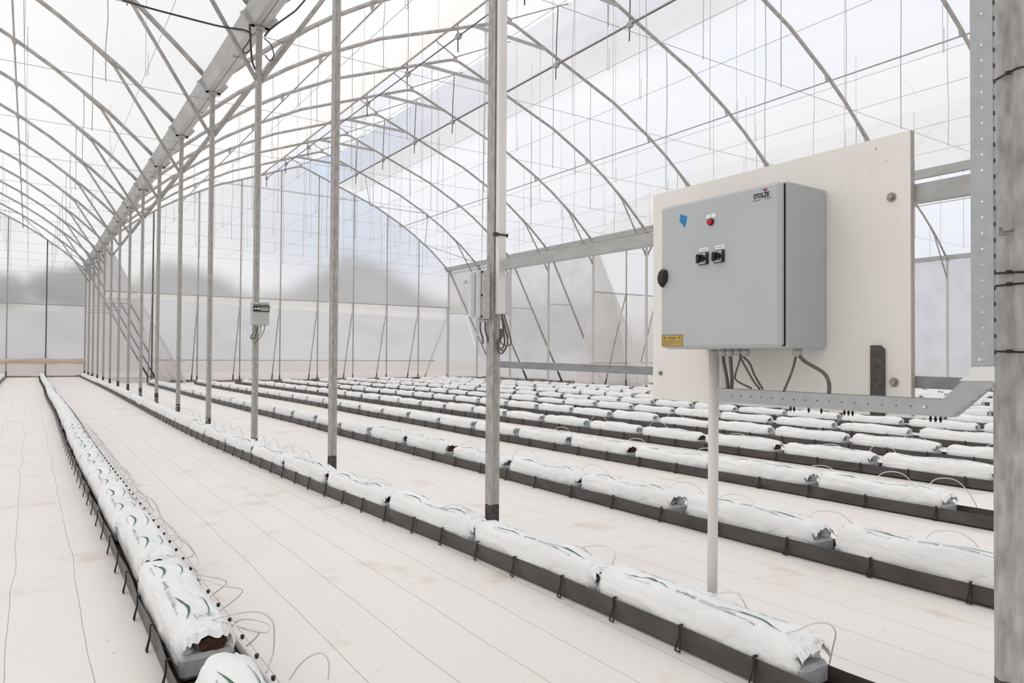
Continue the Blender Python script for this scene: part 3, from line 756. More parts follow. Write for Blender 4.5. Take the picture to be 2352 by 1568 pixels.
for W in (.165, .142):
    for vi in range(5):
        sd = vi+1+(10 if W < .15 else 0); H = .118+.008*(vi % 3)
        greens = []; greys = []; pales = []
        for a0 in (-.27, .22):
            arcp = [(a0+.13-.26*i/14, -.044+.052*math.sin(PI*.62*i/14)-.056*(i/14)**2.2) for i in range(15)]
            greens.append(strip2d(arcp, .001, .0095))
            arc2 = [(a0+.12-.24*i/14, .03+.03*math.sin(PI*.6*i/14)-.05*(i/14)**2) for i in range(15)]
            greens.append(strip2d(arc2, .0008, .0065))
            greys.append(txt2d('FIBRA DE COCO SLAB', .013, a0+.03, -.066, -.06))
        greys.append(txt2d('SUHM', .026, .02, -.052)); 
        ring = [(-.03+.012*math.cos(q*PI/8), -.052+.012*math.sin(q*PI/8)) for q in range(17)]; greys.append(strip2d(ring, .0025, .0025)); greys.append(strip2d([(-.038,-.06),(-.022,-.044)], .003, .003))
        for q in range(3): pales.append(strip2d([(-.06-.16*i/6, -.050-.008*q) for i in range(7)], .0022, .0022))
        VAR[(W, vi)] = dict(hi=make_bag(W, H, sd, 64, 26), mid=make_bag(W, H, sd, 26, 14), lo=make_bag(W, H, sd, 10, 8), slab=make_slab(W, sd), flap=make_flap(W, H, sd),
            pg=[project_print([g_], W, H, sd, 'green_print', 'green_swoosh') for g_ in greens], pt=[project_print([g_], W, H, sd, 'grey_print', 'print') for g_ in greys[:3]]+[project_print(greys[3:], W, H, sd, 'grey_print', 'print')], pp=[project_print([g_], W, H, sd, 'pale_print', 'print') for g_ in pales], W=W, H=H, seed=sd)
# camera test for the nearest 300
def cam_px(P):
    yaw, pitch, roll, f = .59516, .01608, .00613, 1637.07
    cy, sy = math.cos(yaw), math.sin(yaw)
    f0 = Vector((sy,cy,0)); r0 = Vector((cy,-sy,0)); u0 = Vector((0,0,1))
    fw = f0*math.cos(pitch)+u0*math.sin(pitch); u = -f0*math.sin(pitch)+u0*math.cos(pitch)
    r = r0*math.cos(roll)+u*math.sin(roll); u2 = -r0*math.sin(roll)+u*math.cos(roll)
    d = Vector(P)-Vector((0,0,CAMH)); z = d.dot(fw)
    if z <= .2: return None
    return 1176+f*d.dot(r)/z, 792.9-f*d.dot(u2)/z, z
BAGS = []
FIRST = {'left foreground': [1.70, 2.88, 3.90, 4.85, 5.79], 'post line': [1.78, 2.74, 3.71, 4.71], '1st middle': [.62, 1.625, 2.625, 3.63, 4.58], '2nd middle': [.8, 1.77, 2.70, 3.68, 4.62]}
for ri, (rn, xf, w, y0, y1, cs) in enumerate(ROWS):
    rg = random.Random(ri*17+5); ys = list(FIRST.get(rn, []))
    y = (ys[-1]+1.0) if ys else y0+.55+rg.random()*.3
    while y < y1-.5: ys.append(y); y += .985+rg.uniform(-.02,.05)
    for bi, y in enumerate(ys): BAGS.append((ri, rn, bi, xf(y)+w/2, y, w))
def vis(b):
    c = cam_px((b[3], b[4], .1))
    if c is None or not (-150 < c[0] < 2360) or c[1] > 1800: return None
    return c[2]
cand = sorted([(vis(b), b) for b in BAGS if vis(b) is not None], key=lambda q: q[0])
IND = cand[:300]; REST = cand[300:]
BAGZ = FZ+.045
mb = MB(); vs = [(0,-.016,0)]
for q in range(14):
    a = 2*PI*q/14; rr = 1+.25*mn.noise(Vector((q*.9, 3, 1))); vs.append((.040*rr*math.cos(a), -.010+.004*math.sin(q*2.1), .026*rr*math.sin(a)))
for q in range(14): vs.append((vs[1+q][0], .03, vs[1+q][2]))
mb.add(vs, [(0, 1+q, 1+(q+1)%14) for q in range(14)]+[(1+q, 15+q, 15+(q+1)%14, 1+(q+1)%14) for q in range(14)]); PLUG = mb.mesh('coir_filling'); PLUG.materials.append(MATS['soil'])
RANK = {}
for z, b in sorted(cand, key=lambda q: (q[1][0], q[1][4])): RANK[(b[0], b[2])] = 1+sum(1 for k in RANK if k[0] == b[0])
for z, (ri, rn, bi, x, y, w) in IND:
    rg = random.Random(ri*1000+bi); vi = rg.randrange(5); V = VAR[(.142 if rn == 'post line' else .165, vi)]
    fl = rg.random() < .5
    lab = ('white grow bag, %s from the near end of %s' if ri < 3 else 'white grow bag, %s in view from the right, %s') % (ordn(RANK[(ri, bi)]), rowdesc(rn))
    t = thing('grow_bag', lab, 'grow bag', (x+rg.uniform(-.006,.006), y, BAGZ+.02), 'grow bags in %s' % rowdesc(rn), (0,0,(rg.uniform(-.015,.015) if rn != 'post line' else 0)-math.atan((ROWS[ri][1](y+.4)-ROWS[ri][1](y-.4))/.8)))
    t.scale = (1, .925 if ri > 2 else (.975 if ri == 2 else 1), rg.uniform(.95, 1.05))
    if rn == 'left foreground' and bi == 1: t.scale = (1.06, .965, 1.08)
    res = 'hi' if z < 8 else ('mid' if z < 15 else 'lo')
    link('cover', V[res], t)
    if z < 16:
        s = link('slab', V['slab'], t); s['label'] = 'grey lower sleeve under the white cover'
    if z < 9:
        link('end_flap', V['flap'], t)
        if rg.random() < .45:
            o = link('coir_filling', PLUG, t, (V['W']*.10, -BL/2-.010, .055)); o['label'] = 'dark coir showing in the open bag end'
        for me in V['pg']: g = link('green_swoosh', me, t); g['label'] = 'green curved print'
        for me in V['pt'][:3]: link('lettering', me, t)
        link('printed_emblem', V['pt'][3], t)
        for me in V['pp']: link('fine_print', me, t)
        if rn == 'left foreground' and bi == 1:
            o_ = []
            o_.append(txt2d('OMRI', .020, -.385, .014)); o_.append(txt2d('LISTED', .009, -.385, -.001))
            for p_ in ([(-.352,-.010),(-.352,.028)], [(-.418,-.010),(-.418,.028)], [(-.352,-.010),(-.418,-.010)], [(-.352,.028),(-.418,.028)]): o_.append(strip2d(p_, .0016, .0016))
            link('stamp', project_print(o_, V['W'], V['H'], V['seed'], 'green_print', 'stamp'), t)
if REST:
    mb = MB()
    for z, (ri, rn, bi, x, y, w) in REST:
        me = VAR[(.165, (ri+bi) % 5)]['lo']
        mb.add([(v.co.x+x, v.co.y+y, v.co.z+BAGZ+.02) for v in me.vertices], [tuple(p.vertices) for p in me.polygons], True)
    tag(mb.build('grow_bag', 'bag'), 'far rows of small white grow bags near the back walls', 'grow bag', None, 'stuff')

# troughs
def clip_mesh(side, w):
    mb = MB(); s = side
    mb.tube([(s*.007,-.003,.090),(s*.008,-.003,.05),(s*.018,-.011,.0)], .0028, 5); mb.tube([(s*.007,.003,.090),(s*.008,.003,.05),(s*.018,.012,.0)], .0028, 5)
    mb.box(min(-s*.006,s*.010),max(-s*.006,s*.010),-.004,.004,.086,.091); mb.box(s*.018-.002,s*.018+.002,-.013,.013,-.002,.002)
    me = mb.mesh('clip'); me.materials.append(MATS['clip']); return me
CLL, CLR = clip_mesh(-1, .2), clip_mesh(1, .2)
for ri, (rn, xf, w, y0, y1, cs) in enumerate(ROWS):
    t = thing('growing_trough', 'long dark plastic trough holding the bags of %s' % rowdesc(rn), 'trough', (xf(y0), y0, FZ), 'growing troughs')
    n = int((y1-y0)/.25); mb = MB(); mi = MB(); rg = random.Random(ri+50)
    H = .082; vs = []; vi_ = []
    for i in range(n+1):
        y = y0+(y1-y0)*i/n; x = xf(y)-xf(y0)
        wl = .005*math.sin(y*2*PI/cs)+.006*mn.noise(Vector((y*1.7, ri, 0))); zt = H+.004*mn.noise(Vector((y*1.1, ri, 5)))
        wr = .005*math.sin(y*2*PI/cs+1)+.006*mn.noise(Vector((y*1.7, ri, 7)))
        yy = y-y0
        P = [(x-.004+wl, zt),(x+.003, .004),(x+w-.003, .004),(x+w+.004+wr, zt),(x+w-.000+wr, zt),(x+w-.007, .012),(x+.007, .012),(x+.000+wl, zt)]
        vs += [(a, yy, b) for a, b in P]
    m = 8; fs = [(i*m+j, i*m+(j+1)%m, (i+1)*m+(j+1)%m, (i+1)*m+j) for i in range(n) for j in range(m)] + [tuple(range(m)), tuple(n*m+j for j in reversed(range(m)))]
    mb.add(vs, fs, False); mb.build('channel', 'trough', t)
    mb = MB(); vs = []
    for i in range(n+1):
        y = y0+(y1-y0)*i/n; x = xf(y)-xf(y0); vs += [(x+.012, y-y0, .016), (x+w/2, y-y0, .020+.006*mn.noise(Vector((y*3, ri, 1)))), (x+w-.012, y-y0, .016)]
    mb.add(vs, [(i*3+j, i*3+j+1, (i+1)*3+j+1, (i+1)*3+j) for i in range(n) for j in range(2)], True); o = mb.build('wet_soil', 'soil', t); o['kind'] = 'stuff'
    ys = []; y = y0+.12
    while y < y1: ys.append(y); y += cs*rg.uniform(.93, 1.07)
    ind = ys[:100 if rn in ('left foreground', 'post line') else 40]; rest = ys[len(ind):]
    for y in ind:
        link('clip', CLL, t, (xf(y)-xf(y0)-.002, y-y0, 0))
    if rest and cs < .5:
        mb = MB()
        for y in rest: 
            mb.add([(v.co.x+xf(y)-xf(y0)-.002, v.co.y+y-y0, v.co.z) for v in CLL.vertices], [tuple(p.vertices) for p in CLL.polygons])
        o = mb.build('clip', 'clip', t); o['kind'] = 'stuff'

# end fitting of the row by the posts
t = thing('end_valve', 'green and black pipe end valve at the near end of the inner post row', 'valve', (2.05, .93, FZ+.02))
mb = MB(); mb.tube([(0,.05,.03),(0,-.06,.03)], .013, 12); mb.tube([(0,-.055,.03),(0,-.085,.03)], .017, 12); mb.build('pipe_end', 'black_plastic', t)
mb = MB(); mb.bbox(-.018,.018,-.03,.0,.012,.052,.004); mb.build('valve_body', 'green_valve', t)

# ------------------------------------------------------------------ drip irrigation
def drip_line(rn, xh, y0, y1, loops, label, drips=None, hose=True, rr=.010):
    t = thing('drip_line', label, 'irrigation hose', (xh(y0), y0, FZ), 'drip hoses')
    pts = []; y = y0
    while y <= y1: pts.append((xh(y)-xh(y0)+.006*math.sin(y*1.3), y-y0, rr+.003)); y += .3
    mb = MB(); mb.tube(pts, rr, 8); mb.build('hose', 'drip_white', t)
    if drips:
        me = MB(); me.tube([(0,0,.010),(0,0,.024)], .008, 8, rad=[.0055,.0078]); me = me.mesh('dripper'); me.materials.append(MATS['drip_black'])
        y = y0+.1; n = 0
        while y < y1 and n < 100: link('dripper', me, t, (xh(y)-xh(y0)+.012, y-y0, .008)); y += .197; n += 1
    for i, P in enumerate(loops):
        mb = MB(); mb.tube(smooth_path([(p[0]-xh(y0), p[1]-y0, p[2]-FZ) for p in P], 7), .0028, 6); mb.build('drip_tube', 'drip_white', t)
    return t
L0 = [
 [(.637,2.32,FZ+.03),(.667,2.35,.12),(.665,2.339,.20),(.656,2.345,.23),(.629,2.364,.25),(.587,2.394,.25),(.523,2.432,.235),(.469,2.499,.205)],
 [(.637,2.573,FZ+.03),(.640,2.519,.10),(.644,2.437,.16),(.585,2.383,.20),(.543,2.411,.22),(.514,2.503,.205)],
 [(.637,2.779,FZ+.03),(.625,2.716,.10),(.631,2.614,.15),(.660,2.521,.17),(.682,2.447,.17),(.651,2.370,.18),(.605,2.346,.20),(.565,2.404,.21),(.525,2.488,.205)],
 [(.636,2.977,FZ+.03),(.662,2.972,.09),(.694,2.930,.13),(.687,2.853,.18),(.616,2.843,.21),(.557,2.945,.22),(.511,3.006,.215),(.450,3.080,.20)],
 [(.639,3.176,FZ+.03),(.661,3.164,.09),(.678,3.062,.15),(.649,3.027,.18),(.569,3.075,.20),(.501,3.154,.21),(.430,3.253,.20)],
 [(.637,3.363,FZ+.03),(.603,3.328,.15),(.550,3.352,.20),(.480,3.472,.21),(.422,3.662,.20)],
 [(.697,2.276,FZ+.01),(.719,2.248,.10),(.743,2.207,.14),(.771,2.178,.15),(.786,2.166,.12),(.799,2.209,FZ+.01)]]
rg = random.Random(5)
for i in range(34):
    y = 3.56+.197*i; s = rg.uniform(-.1,.3); hh = rg.uniform(.20,.225)
    L0.append([(.645,y,FZ+.05),(.655+rg.uniform(-.01,.02),y+s*.3,.12),(.59+rg.uniform(-.02,.02),y+s*.8,hh),(.52,y+s+.05,hh-.01),(.43+rg.uniform(0,.06),y+s+rg.uniform(-.1,.1),.205)])
drip_line('left foreground', lambda y: .625+.012*math.sin(y*.55), 1.0, 37.5, L0, 'white drip hose with black drippers along the left foreground row', True)
L1 = [
 [(2.026,1.754,.205),(2.022,1.699,.24),(2.041,1.649,.26),(2.044,1.613,.26),(2.079,1.612,.22),(2.156,1.655,.15),(2.18,1.68,FZ+.01)],
 [(1.99,1.40,.205),(1.956,1.32,.25),(1.956,1.28,.28),(1.976,1.249,.29),(1.997,1.235,.28),(2.019,1.237,.25),(2.08,1.284,.18),(2.17,1.357,FZ+.02)],
 [(2.031,2.58,.21),(2.043,2.476,.23),(2.071,2.401,.25),(2.087,2.341,.26),(2.065,2.275,.26),(2.054,2.251,.24),(2.094,2.312,.18),(2.17,2.401,FZ+.02)],
 [(1.943,3.606,.21),(1.944,3.453,.26),(1.949,3.35,.27),(1.981,3.344,.24),(2.03,3.45,.17)],
 [(1.90,4.6,.21),(1.91,4.45,.26),(1.95,4.35,.26),(2.0,4.33,.2),(2.08,4.4,.12)]]
for i in range(26):
    y = 5.9+.48*i; L1.append([(1.86,y,.2),(1.92,y+.05,.27),(1.99,y+.12,.25),(2.03,y+.14,.12),(2.03,y+.14,FZ+.01)])
drip_line('post line', lambda y: 2.18-.0*y, 1.15, 37.5, L1, 'white drip hose with thin looping tubes behind the row along the inner posts', False, rr=.006)
for q, (x, ys) in enumerate(((3.365,(1.25,1.7,2.3,2.9,3.3,4.2,5.1,6.0,7.2)), (4.865,(1.5,2.4,2.75,3.3,4.4,5.3,6.5)), (6.29,(2.5,3.6,4.1,5.2,6.4,7.5)), (7.66,(3.2,4.0,5.2,6.2,7.4)), (9.06,(4.2,5.6,6.8,8.)))):
    LL = []; rg = random.Random(q)
    for y in ys:
        h = rg.uniform(.24,.29); LL.append([(x+.10,y,.20),(x+.13,y-.05,h),(x+.18,y-.16,h),(x+.23,y-.24,.16),(x+.25,y-.26,FZ+.01)])
    drip_line('r', (lambda x: (lambda y: x+.25))(x), .8, YK(10)-1.2, LL, 'white drip hose with thin tube loops behind %s' % rowdesc('%s middle' % ordn(q+1)), False, rr=.006)

# ------------------------------------------------------------------ control panel board and rails
def cchan(name, y0, y1, za, zb, h, mat, label):
    P = [(-.018,-h/2),(.018,-h/2),(.018,-h/2+.003),(-.015,-h/2+.003),(-.015,h/2-.003),(.018,h/2-.003),(.018,h/2),(-.018,h/2)]
    mb = MB(); mb.extr(P, (0,0,za-zb), (0,y1-y0,0))
    o = mb.build(name, mat, None, (2.125, y0, zb)); return tag(o, label, 'rail', 'panel rails')
cchan('mounting_rail', YN+.050, YK(0)-.085, 1.554, 1.576, .052, 'galv_rail', 'upper galvanised channel rail between the two near posts behind the white board')
cchan('mounting_rail', YN+.050, YK(0)-.085, 1.010, 1.036, .034, 'rail_dull', 'lower galvanised channel rail between the two near posts behind the white board')
# white backboard
t = thing('mounting_board', 'large white board bolted between the two near posts', 'board', (2.04, 1.515, .918))
mb = MB(); mb.box(-.009,.009,-.495,.495,0,.800); mb.build('sheet', 'board', t)
mb = MB(); mb.box(-.0088,.0095,-.497,-.495,0,.800); e = mb.build('cut_edge', 'board_edge', t); e['label'] = 'bare brownish edge of the sheet'
for y, z in ((1.072,1.539),(1.066,1.012),(1.968,1.018)):
    mb = MB(); mb.cyl((-.010,y-1.515,z-.918),(-.013,y-1.515,z-.918), .013 if y < 1.5 else .009, 16); mb.cyl((-.013,y-1.515,z-.918),(-.020,y-1.515,z-.918), .008 if y < 1.5 else .0055, 6); mb.build('bolt', 'bolt', t)
mb = MB(); rg = random.Random(11)
for i in range(70):
    y = rg.uniform(-.48,.10); z = rg.uniform(.02,.78)
    if i < 40: y = rg.gauss(-.27,.12); z = rg.gauss(.66,.03)
    y = max(-.48, min(.3, y)); a = rg.uniform(.0006,.0028 if i < 40 else .0016); b = .0006 if i < 40 else a
    mb.add([(-.0093,y-a,z-b),(-.0093,y+a,z-b*.5),(-.0093,y+a*.6,z+b),(-.0093,y-a*.8,z+b*.7)], [(0,1,2,3)])
mb.build('scuff_mark', 'grime', t)
mb = MB(); mb.add([(-.0094,-.399,.774),(-.0094,-.396,.773),(-.0094,-.397,.764),(-.0094,-.399,.768)], [(0,1,2,3)])
o = mb.build('red_mark', 'red_print', t)
# dark flat bar in front of the board
mb = MB(); mb.add([(0,.041,0),(0,0,0),(0,0,.190),(0,.012,.202),(0,.041,.202),(.006,.041,0),(.006,0,0),(.006,0,.190),(.006,.012,.202),(.006,.041,.202)],
    [(0,1,2,3,4),(9,8,7,6,5),(0,5,6,1),(1,6,7,2),(2,7,8,3),(3,8,9,4),(4,9,5,0)])
tag(mb.build('flat_bar', 'ferrule', None, (2.022, 1.09, .915)), 'short upright dark grey flat bar with a clipped corner on the white board', 'bar')

# cabinet
CX0, CX1, CY0, CY1, CZ0, CZ1 = 1.80, 2.027, 1.272, 1.752, 1.108, 1.598
t = thing('control_cabinet', 'grey steel control cabinet on the white board', 'cabinet', (CX0, CY0, CZ0))
W, Hc = CY1-CY0, CZ1-CZ0
mb = MB(); mb.bbox(.032, CX1-CX0, 0, W, 0, Hc, .004); mb.build('body', 'cabinet_side', t)
d = MB(); d.bbox(.0, .0285, .003, W-.003, .003, Hc-.003, .009); door = d.build('door', 'cabinet', t)
g = MB(); g.box(.0285,.032,.006,W-.006,.006,Hc-.006); g.build('door_gasket', 'black_plastic', t)
def face(vs2, x=-.0012, mat='white_label', name='label_plate', th=.0012, parent=None):
    n = len(vs2); vs = [(x, a, b) for a, b in vs2]+[(x+th, a, b) for a, b in vs2]
    mb = MB(); mb.add(vs, [tuple(range(n)), tuple(reversed(range(n, 2*n)))]+[(i, n+i, n+(i+1)%n, (i+1)%n) for i in range(n)])
    return mb.build(name, mat, parent or door)
def rect(y0, y1, z0, z1): return [(y0-CY0,z0-CZ0),(y1-CY0,z0-CZ0),(y1-CY0,z1-CZ0),(y0-CY0,z1-CZ0)]
def decal_text(s, size, yc, zc, mat, name, parent, x=-.0016, bold=0., sx=1., origin=(CY0, CZ0)):
    vs, fs = text_mesh(s, size, bold); mb = MB()
    mb.add([(x, yc-origin[0]-v[0]*sx, zc-origin[1]+v[1]) for v in vs], fs); return mb.build(name, mat, parent)
# logo sticker
face(rect(1.300,1.371,1.549,1.588), x=-.0006, th=.0006, mat='white_label', name='logo_sticker') if False else None
decal_text('STOLZE', .0195, 1.3372, 1.5622, 'ink', 'logo_lettering', door, bold=.0006, sx=.80)
mb = MB()
for a, b in ((1.370,1.339),(1.326,1.302)): mb.box(-.0012,-.0004,b-CY0,a-CY0,1.5500-CZ0,1.5510-CZ0)
mb.build('logo_underline', 'ink', door)
face([(1.337-CY0,1.5795-CZ0),(1.326-CY0,1.5800-CZ0),(1.322-CY0,1.5775-CZ0),(1.3215-CY0,1.5745-CZ0),(1.3275-CY0,1.5712-CZ0),(1.325-CY0,1.5755-CZ0),(1.329-CY0,1.5777-CZ0)], mat='navy', name='logo_swoosh')
face([(1.325-CY0,1.5812-CZ0),(1.3195-CY0,1.5822-CZ0),(1.3165-CY0,1.5795-CZ0),(1.317-CY0,1.5762-CZ0),(1.3205-CY0,1.5740-CZ0),(1.3200-CY0,1.5785-CZ0)], mat='red_print', name='logo_swoosh')
face([(1.6585-CY0,1.5587-CZ0),(1.626-CY0,1.546-CZ0),(1.629-CY0,1.540-CZ0),(1.630-CY0,1.529-CZ0),(1.634-CY0,1.521-CZ0),(1.638-CY0,1.509-CZ0),(1.645-CY0,1.521-CZ0),(1.655-CY0,1.529-CZ0),(1.660-CY0,1.538-CZ0),(1.658-CY0,1.546-CZ0)], mat='blue_sticker', name='blue_sticker', x=-.0008, th=.0008)
def lab_plate(y0, y1, z0, z1, bars):
    o = face(rect(y0, y1, z0, z1), th=.0014); mb = MB()
    ym, zm = (y0+y1)/2-CY0, (z0+z1)/2-CZ0; mb.box(-.0017,-.0012,ym-bars/2,ym+bars/2,zm-.0006,zm+.0006); mb.build('label_print', 'ink', o)
lab_plate(1.509, 1.545, 1.5255, 1.5372, .008); lab_plate(1.537, 1.574, 1.4215, 1.4335, .026); lab_plate(1.474, 1.5095, 1.4215, 1.4335, .026)
mb = MB(); mb.cyl((0,1.5265-CY0,1.5125-CZ0),(-.006,1.5265-CY0,1.5125-CZ0), .0115, 20); o = mb.build('lamp_bezel', 'black_plastic', door)
mb = MB(); mb.cyl((-.005,1.5265-CY0,1.5125-CZ0),(-.012,1.5265-CY0,1.5125-CZ0), .0105, 20, r2=.009); mb.sphere((-.012,1.5265-CY0,1.5125-CZ0), .0088, 14, 8, (.5,1,1)); o = mb.build('indicator_lamp', 'red_lamp', door); o['label'] = 'red indicator lamp'
for yc in (1.5570, 1.4935):
    zc = 1.398; yl, zl = yc-CY0, zc-CZ0
    mb = MB(); mb.bbox(-.007, 0, yl-.0215, yl+.0215, zl-.0195, zl+.0195, .002); sw = mb.build('selector_switch', 'black_plastic', door)
    mb = MB(); mb.box(-.0078,-.007,yl-.014,yl+.019,zl-.0175,zl+.0175); p = mb.build('switch_plate', 'silver_plate', sw)
    mb = MB(); mb.cyl((-.0078,yl+.001,zl+.001),(-.020,yl+.001,zl+.001), .0125, 20, r2=.0115); mb.bbox(-.034,-.018,yl-.004,yl+.006,zl-.017,zl+.012,.003); kn = mb.build('switch_knob', 'black_plastic', sw)
    mb = MB(); mb.box(-.0083,-.0078,yl+.002,yl+.006,zl+.0145,zl+.0165); mb.box(-.0083,-.0078,yl-.012,yl-.010,zl+.008,zl+.0115); mb.box(-.0083,-.0078,yl-.0135,yl-.0115,zl-.008,zl+.004); mb.build('dial_mark', 'ink', p)
# swing handle
mb = MB(); yl, zl = 1.7285-CY0, 1.35-CZ0
vs = []
for x, s in ((0,1.0),(-.012,1.0),(-.022,.72)):
    for (a, b) in ((-.010,.028),(.003,.031),(.012,.022),(.018,.0),(.014,-.022),(.004,-.031),(-.006,-.020),(-.016,-.010),(-.018,.012),(-.014,.024)):
        vs.append((x, yl+a*s*.95, zl+b*s))
n = 10; fs = [(r*n+i, r*n+(i+1)%n, (r+1)*n+(i+1)%n, (r+1)*n+i) for r in range(2) for i in range(n)]+[tuple(2*n+i for i in range(n))]
mb.add(vs, fs, False); mb.cyl((0,yl-.002,zl+.012),(-.004,yl-.002,zl+.012),.012,16)
o = mb.build('swing_handle', 'black_plastic', door); o['label'] = 'black swing handle'
# warning plate
wp = face(rect(1.645,1.739,1.1165,1.1560), mat='brass_plate', name='warning_plate', th=.001)
mb = MB()
def frame2(y0, y1, z0, z1, w, x=-.0016):
    for a, b, c, d_ in ((y0,y1,z0,z0+w),(y0,y1,z1-w,z1),(y0,y0+w,z0,z1),(y1-w,y1,z0,z1)): mb.box(x,x+.0004,a-CY0,b-CY0,c-CZ0,d_-CZ0)
frame2(1.645,1.739,1.1165,1.1560,.0014)
for i, (a, b) in enumerate(((1.651,1.733),(1.651,1.733),(1.651,1.733),(1.690,1.733))): mb.box(-.0016,-.0012,a-CY0,b-CY0,1.1345-.0042*i-CZ0,1.1352-.0042*i-CZ0)
for yc in (1.659, 1.726):
    for q in range(3):
        a0 = PI/2+q*2*PI/3; a1 = a0+2*PI/3; R = .0062; zc = 1.1445
        p0 = Vector((-.0016, yc-CY0+R*math.cos(a0), zc-CZ0+R*math.sin(a0))); p1 = Vector((-.0016, yc-CY0+R*math.cos(a1), zc-CZ0+R*math.sin(a1)))
        mb.bar(p0, p1, .0007, .0007, up=(1,0,0))
    mb.box(-.0017,-.0013,yc-CY0-.0004,yc-CY0+.0004,zc-CZ0-.002,zc-CZ0+.0025)
mb.build('plate_border', 'brass_ink', wp)
decal_text('Warning', .0098, 1.692, 1.1445, 'brass_ink', 'plate_lettering', wp, x=-.0017, bold=.0002)
# cable glands under the cabinet
for y in (1.586, 1.556, 1.525, 1.495, 1.305):
    mb = MB(); x = 1.93-CX0; yl = y-CY0
    mb.cyl((x,yl,.0),(x,yl,-.008), .0115, 12); mb.cyl((x,yl,-.004),(x,yl,-.018), .0142, 6); mb.tube([(x,yl,-.018),(x,yl,-.024)], .013, 12, rad=[.013,.009]); mb.build('cable_gland', 'gland', t)
# cables from the glands down to the tray
CB = [([(1.93,1.586,1.092),(1.93,1.582,1.061),(1.925,1.566,1.013),(1.905,1.544,.975)], .0060, 'leftmost thick grey cable from cabinet gland down into the tray'),
      ([(1.93,1.556,1.092),(1.93,1.552,1.046),(1.925,1.545,1.008),(1.905,1.531,.975)], .0060, 'second thick grey cable from cabinet gland down into the tray'),
      ([(1.93,1.524,1.092),(1.93,1.516,1.076),(1.935,1.537,1.029),(1.93,1.531,1.005),(1.91,1.457,.982)], .0030, 'thin grey cable looping left below the third cabinet gland'),
      ([(1.93,1.523,1.092),(1.935,1.491,1.038),(1.93,1.464,1.005),(1.91,1.427,.982)], .0032, 'thin grey cable curving right from the third gland, inner of two'),
      ([(1.93,1.520,1.092),(1.93,1.481,1.064),(1.925,1.457,1.025),(1.91,1.415,.982)], .0034, 'thin grey cable curving right from the third gland, outer of two'),
      ([(1.93,1.309,1.092),(1.932,1.325,1.039),(1.91,1.340,.975)], .0036, 'thin grey cable dropping left from the single right-hand gland'),
      ([(1.93,1.303,1.092),(1.93,1.280,1.069),(1.93,1.222,1.038),(1.92,1.197,1.010),(1.91,1.190,.975)], .0056, 'thick grey cable arching right from the single right-hand gland')]
for P, r, lab in CB:
    mb = MB(); o0 = P[0]; mb.tube(smooth_path([sub(p, o0, None) for p in P], 8), r, 10); tag(mb.build('power_cable', 'grey_cable', None, o0), lab, 'cable', 'cabinet cables')

# perforated cable tray: horizontal run, diagonal elbow, vertical run
t = thing('cable_tray', 'grey perforated steel cable tray running under the cabinet and up the right post', 'cable tray', (1.868, 1.56, .936))
def perf(mb, y0, y1, z0, z1, holes, r, x=0., th=.002, n=8, horizontal=True):
    """sheet in the YZ plane with real round holes, built as cells"""
    cells = sorted(holes); 
    if horizontal:
        edges = [y0]+[ (cells[i]+cells[i+1])/2 for i in range(len(cells)-1)]+[y1]
    else: edges = [z0]+[(cells[i]+cells[i+1])/2 for i in range(len(cells)-1)]+[z1]
    for i, c in enumerate(cells):
        if horizontal: a0, a1, b0, b1 = edges[i], edges[i+1], z0, z1; cy, cz = c, (z0+z1)/2
        else: a0, a1, b0, b1 = y0, y1, edges[i], edges[i+1]; cy, cz = (y0+y1)/2, c
        m = 16; outer = []; inner = []
        for q in range(m):
            an = 2*PI*q/m; ca, sa = math.cos(an), math.sin(an)
            tx = ((a1-cy)/ca if ca > 1e-6 else ((a0-cy)/ca if ca < -1e-6 else 1e9)); tz = ((b1-cz)/sa if sa > 1e-6 else ((b0-cz)/sa if sa < -1e-6 else 1e9))
            tt = min(tx, tz); outer.append((cy+ca*tt, cz+sa*tt)); inner.append((cy+ca*r, cz+sa*r))
        # corners
        for xx, flip in ((x, False), (x+th, True)):
            vs = [(xx, a, b) for a, b in outer]+[(xx, a, b) for a, b in inner]
            fs = []
            for q in range(m):
                f = (q, (q+1)%m, m+(q+1)%m, m+q); fs.append(f)
            cs = [(a0,b0),(a1,b0),(a1,b1),(a0,b1)]; k = len(vs); 
            for (a, b) in cs:
                # nearest pair straddling this corner
                an = math.atan2(b-cz, a-cy) % (2*PI); q = int(an/(2*PI/m)) % m
                vs.append((xx, a, b)); fs.append((q, len(vs)-1, (q+1)%m))
            mb.add(vs, fs)
        mb.add([(x,a,b) for a, b in inner]+[(x+th,a,b) for a, b in inner], [(q, (q+1)%m, m+(q+1)%m, m+q) for q in range(m)])
oy, oz = 1.56, .936
hol = [1.501-.0375*i-oy for i in range(17)]
hol = [h for h in hol if h > .885-oy]
mb = MB(); perf(mb, .862-oy, 0, 0, .0425, hol, .0025)
mb.box(.0021,.045,.862-oy,0,.0001,.002); mb.box(.0021,.008,.862-oy,0,.0405,.0424); mb.box(.043,.045,.862-oy,0,0,.0425)
mb.box(.0021,.045,-.002,-.0001,.0001,.0424)
mb.build('horizontal_tray', 'tray_steel', t)
mb = MB(); vh = [1.078+.0375*i-oz for i in range(30)]
perf(mb, .748-oy, .797-oy, 1.045-oz, 2.2-oz, vh, .0026, horizontal=False)
mb.box(.0021,.045,.795-oy,.7969-oy,1.045-oz,2.2-oz); mb.box(.0021,.006,.7481-oy,.750-oy,1.045-oz,2.2-oz)
mb.build('vertical_tray', 'tray_steel', t)
mb = MB(); mb.box(.006,.008,.7485-oy,.7500-oy,1.045-oz,2.2-oz)
for h_ in vh: mb.box(.001,.008,.7462-oy,.7480-oy,h_+.013,h_+.022)
o = mb.build('slotted_edge', 'drip_black', t); o['label'] = 'dark slotted edge'
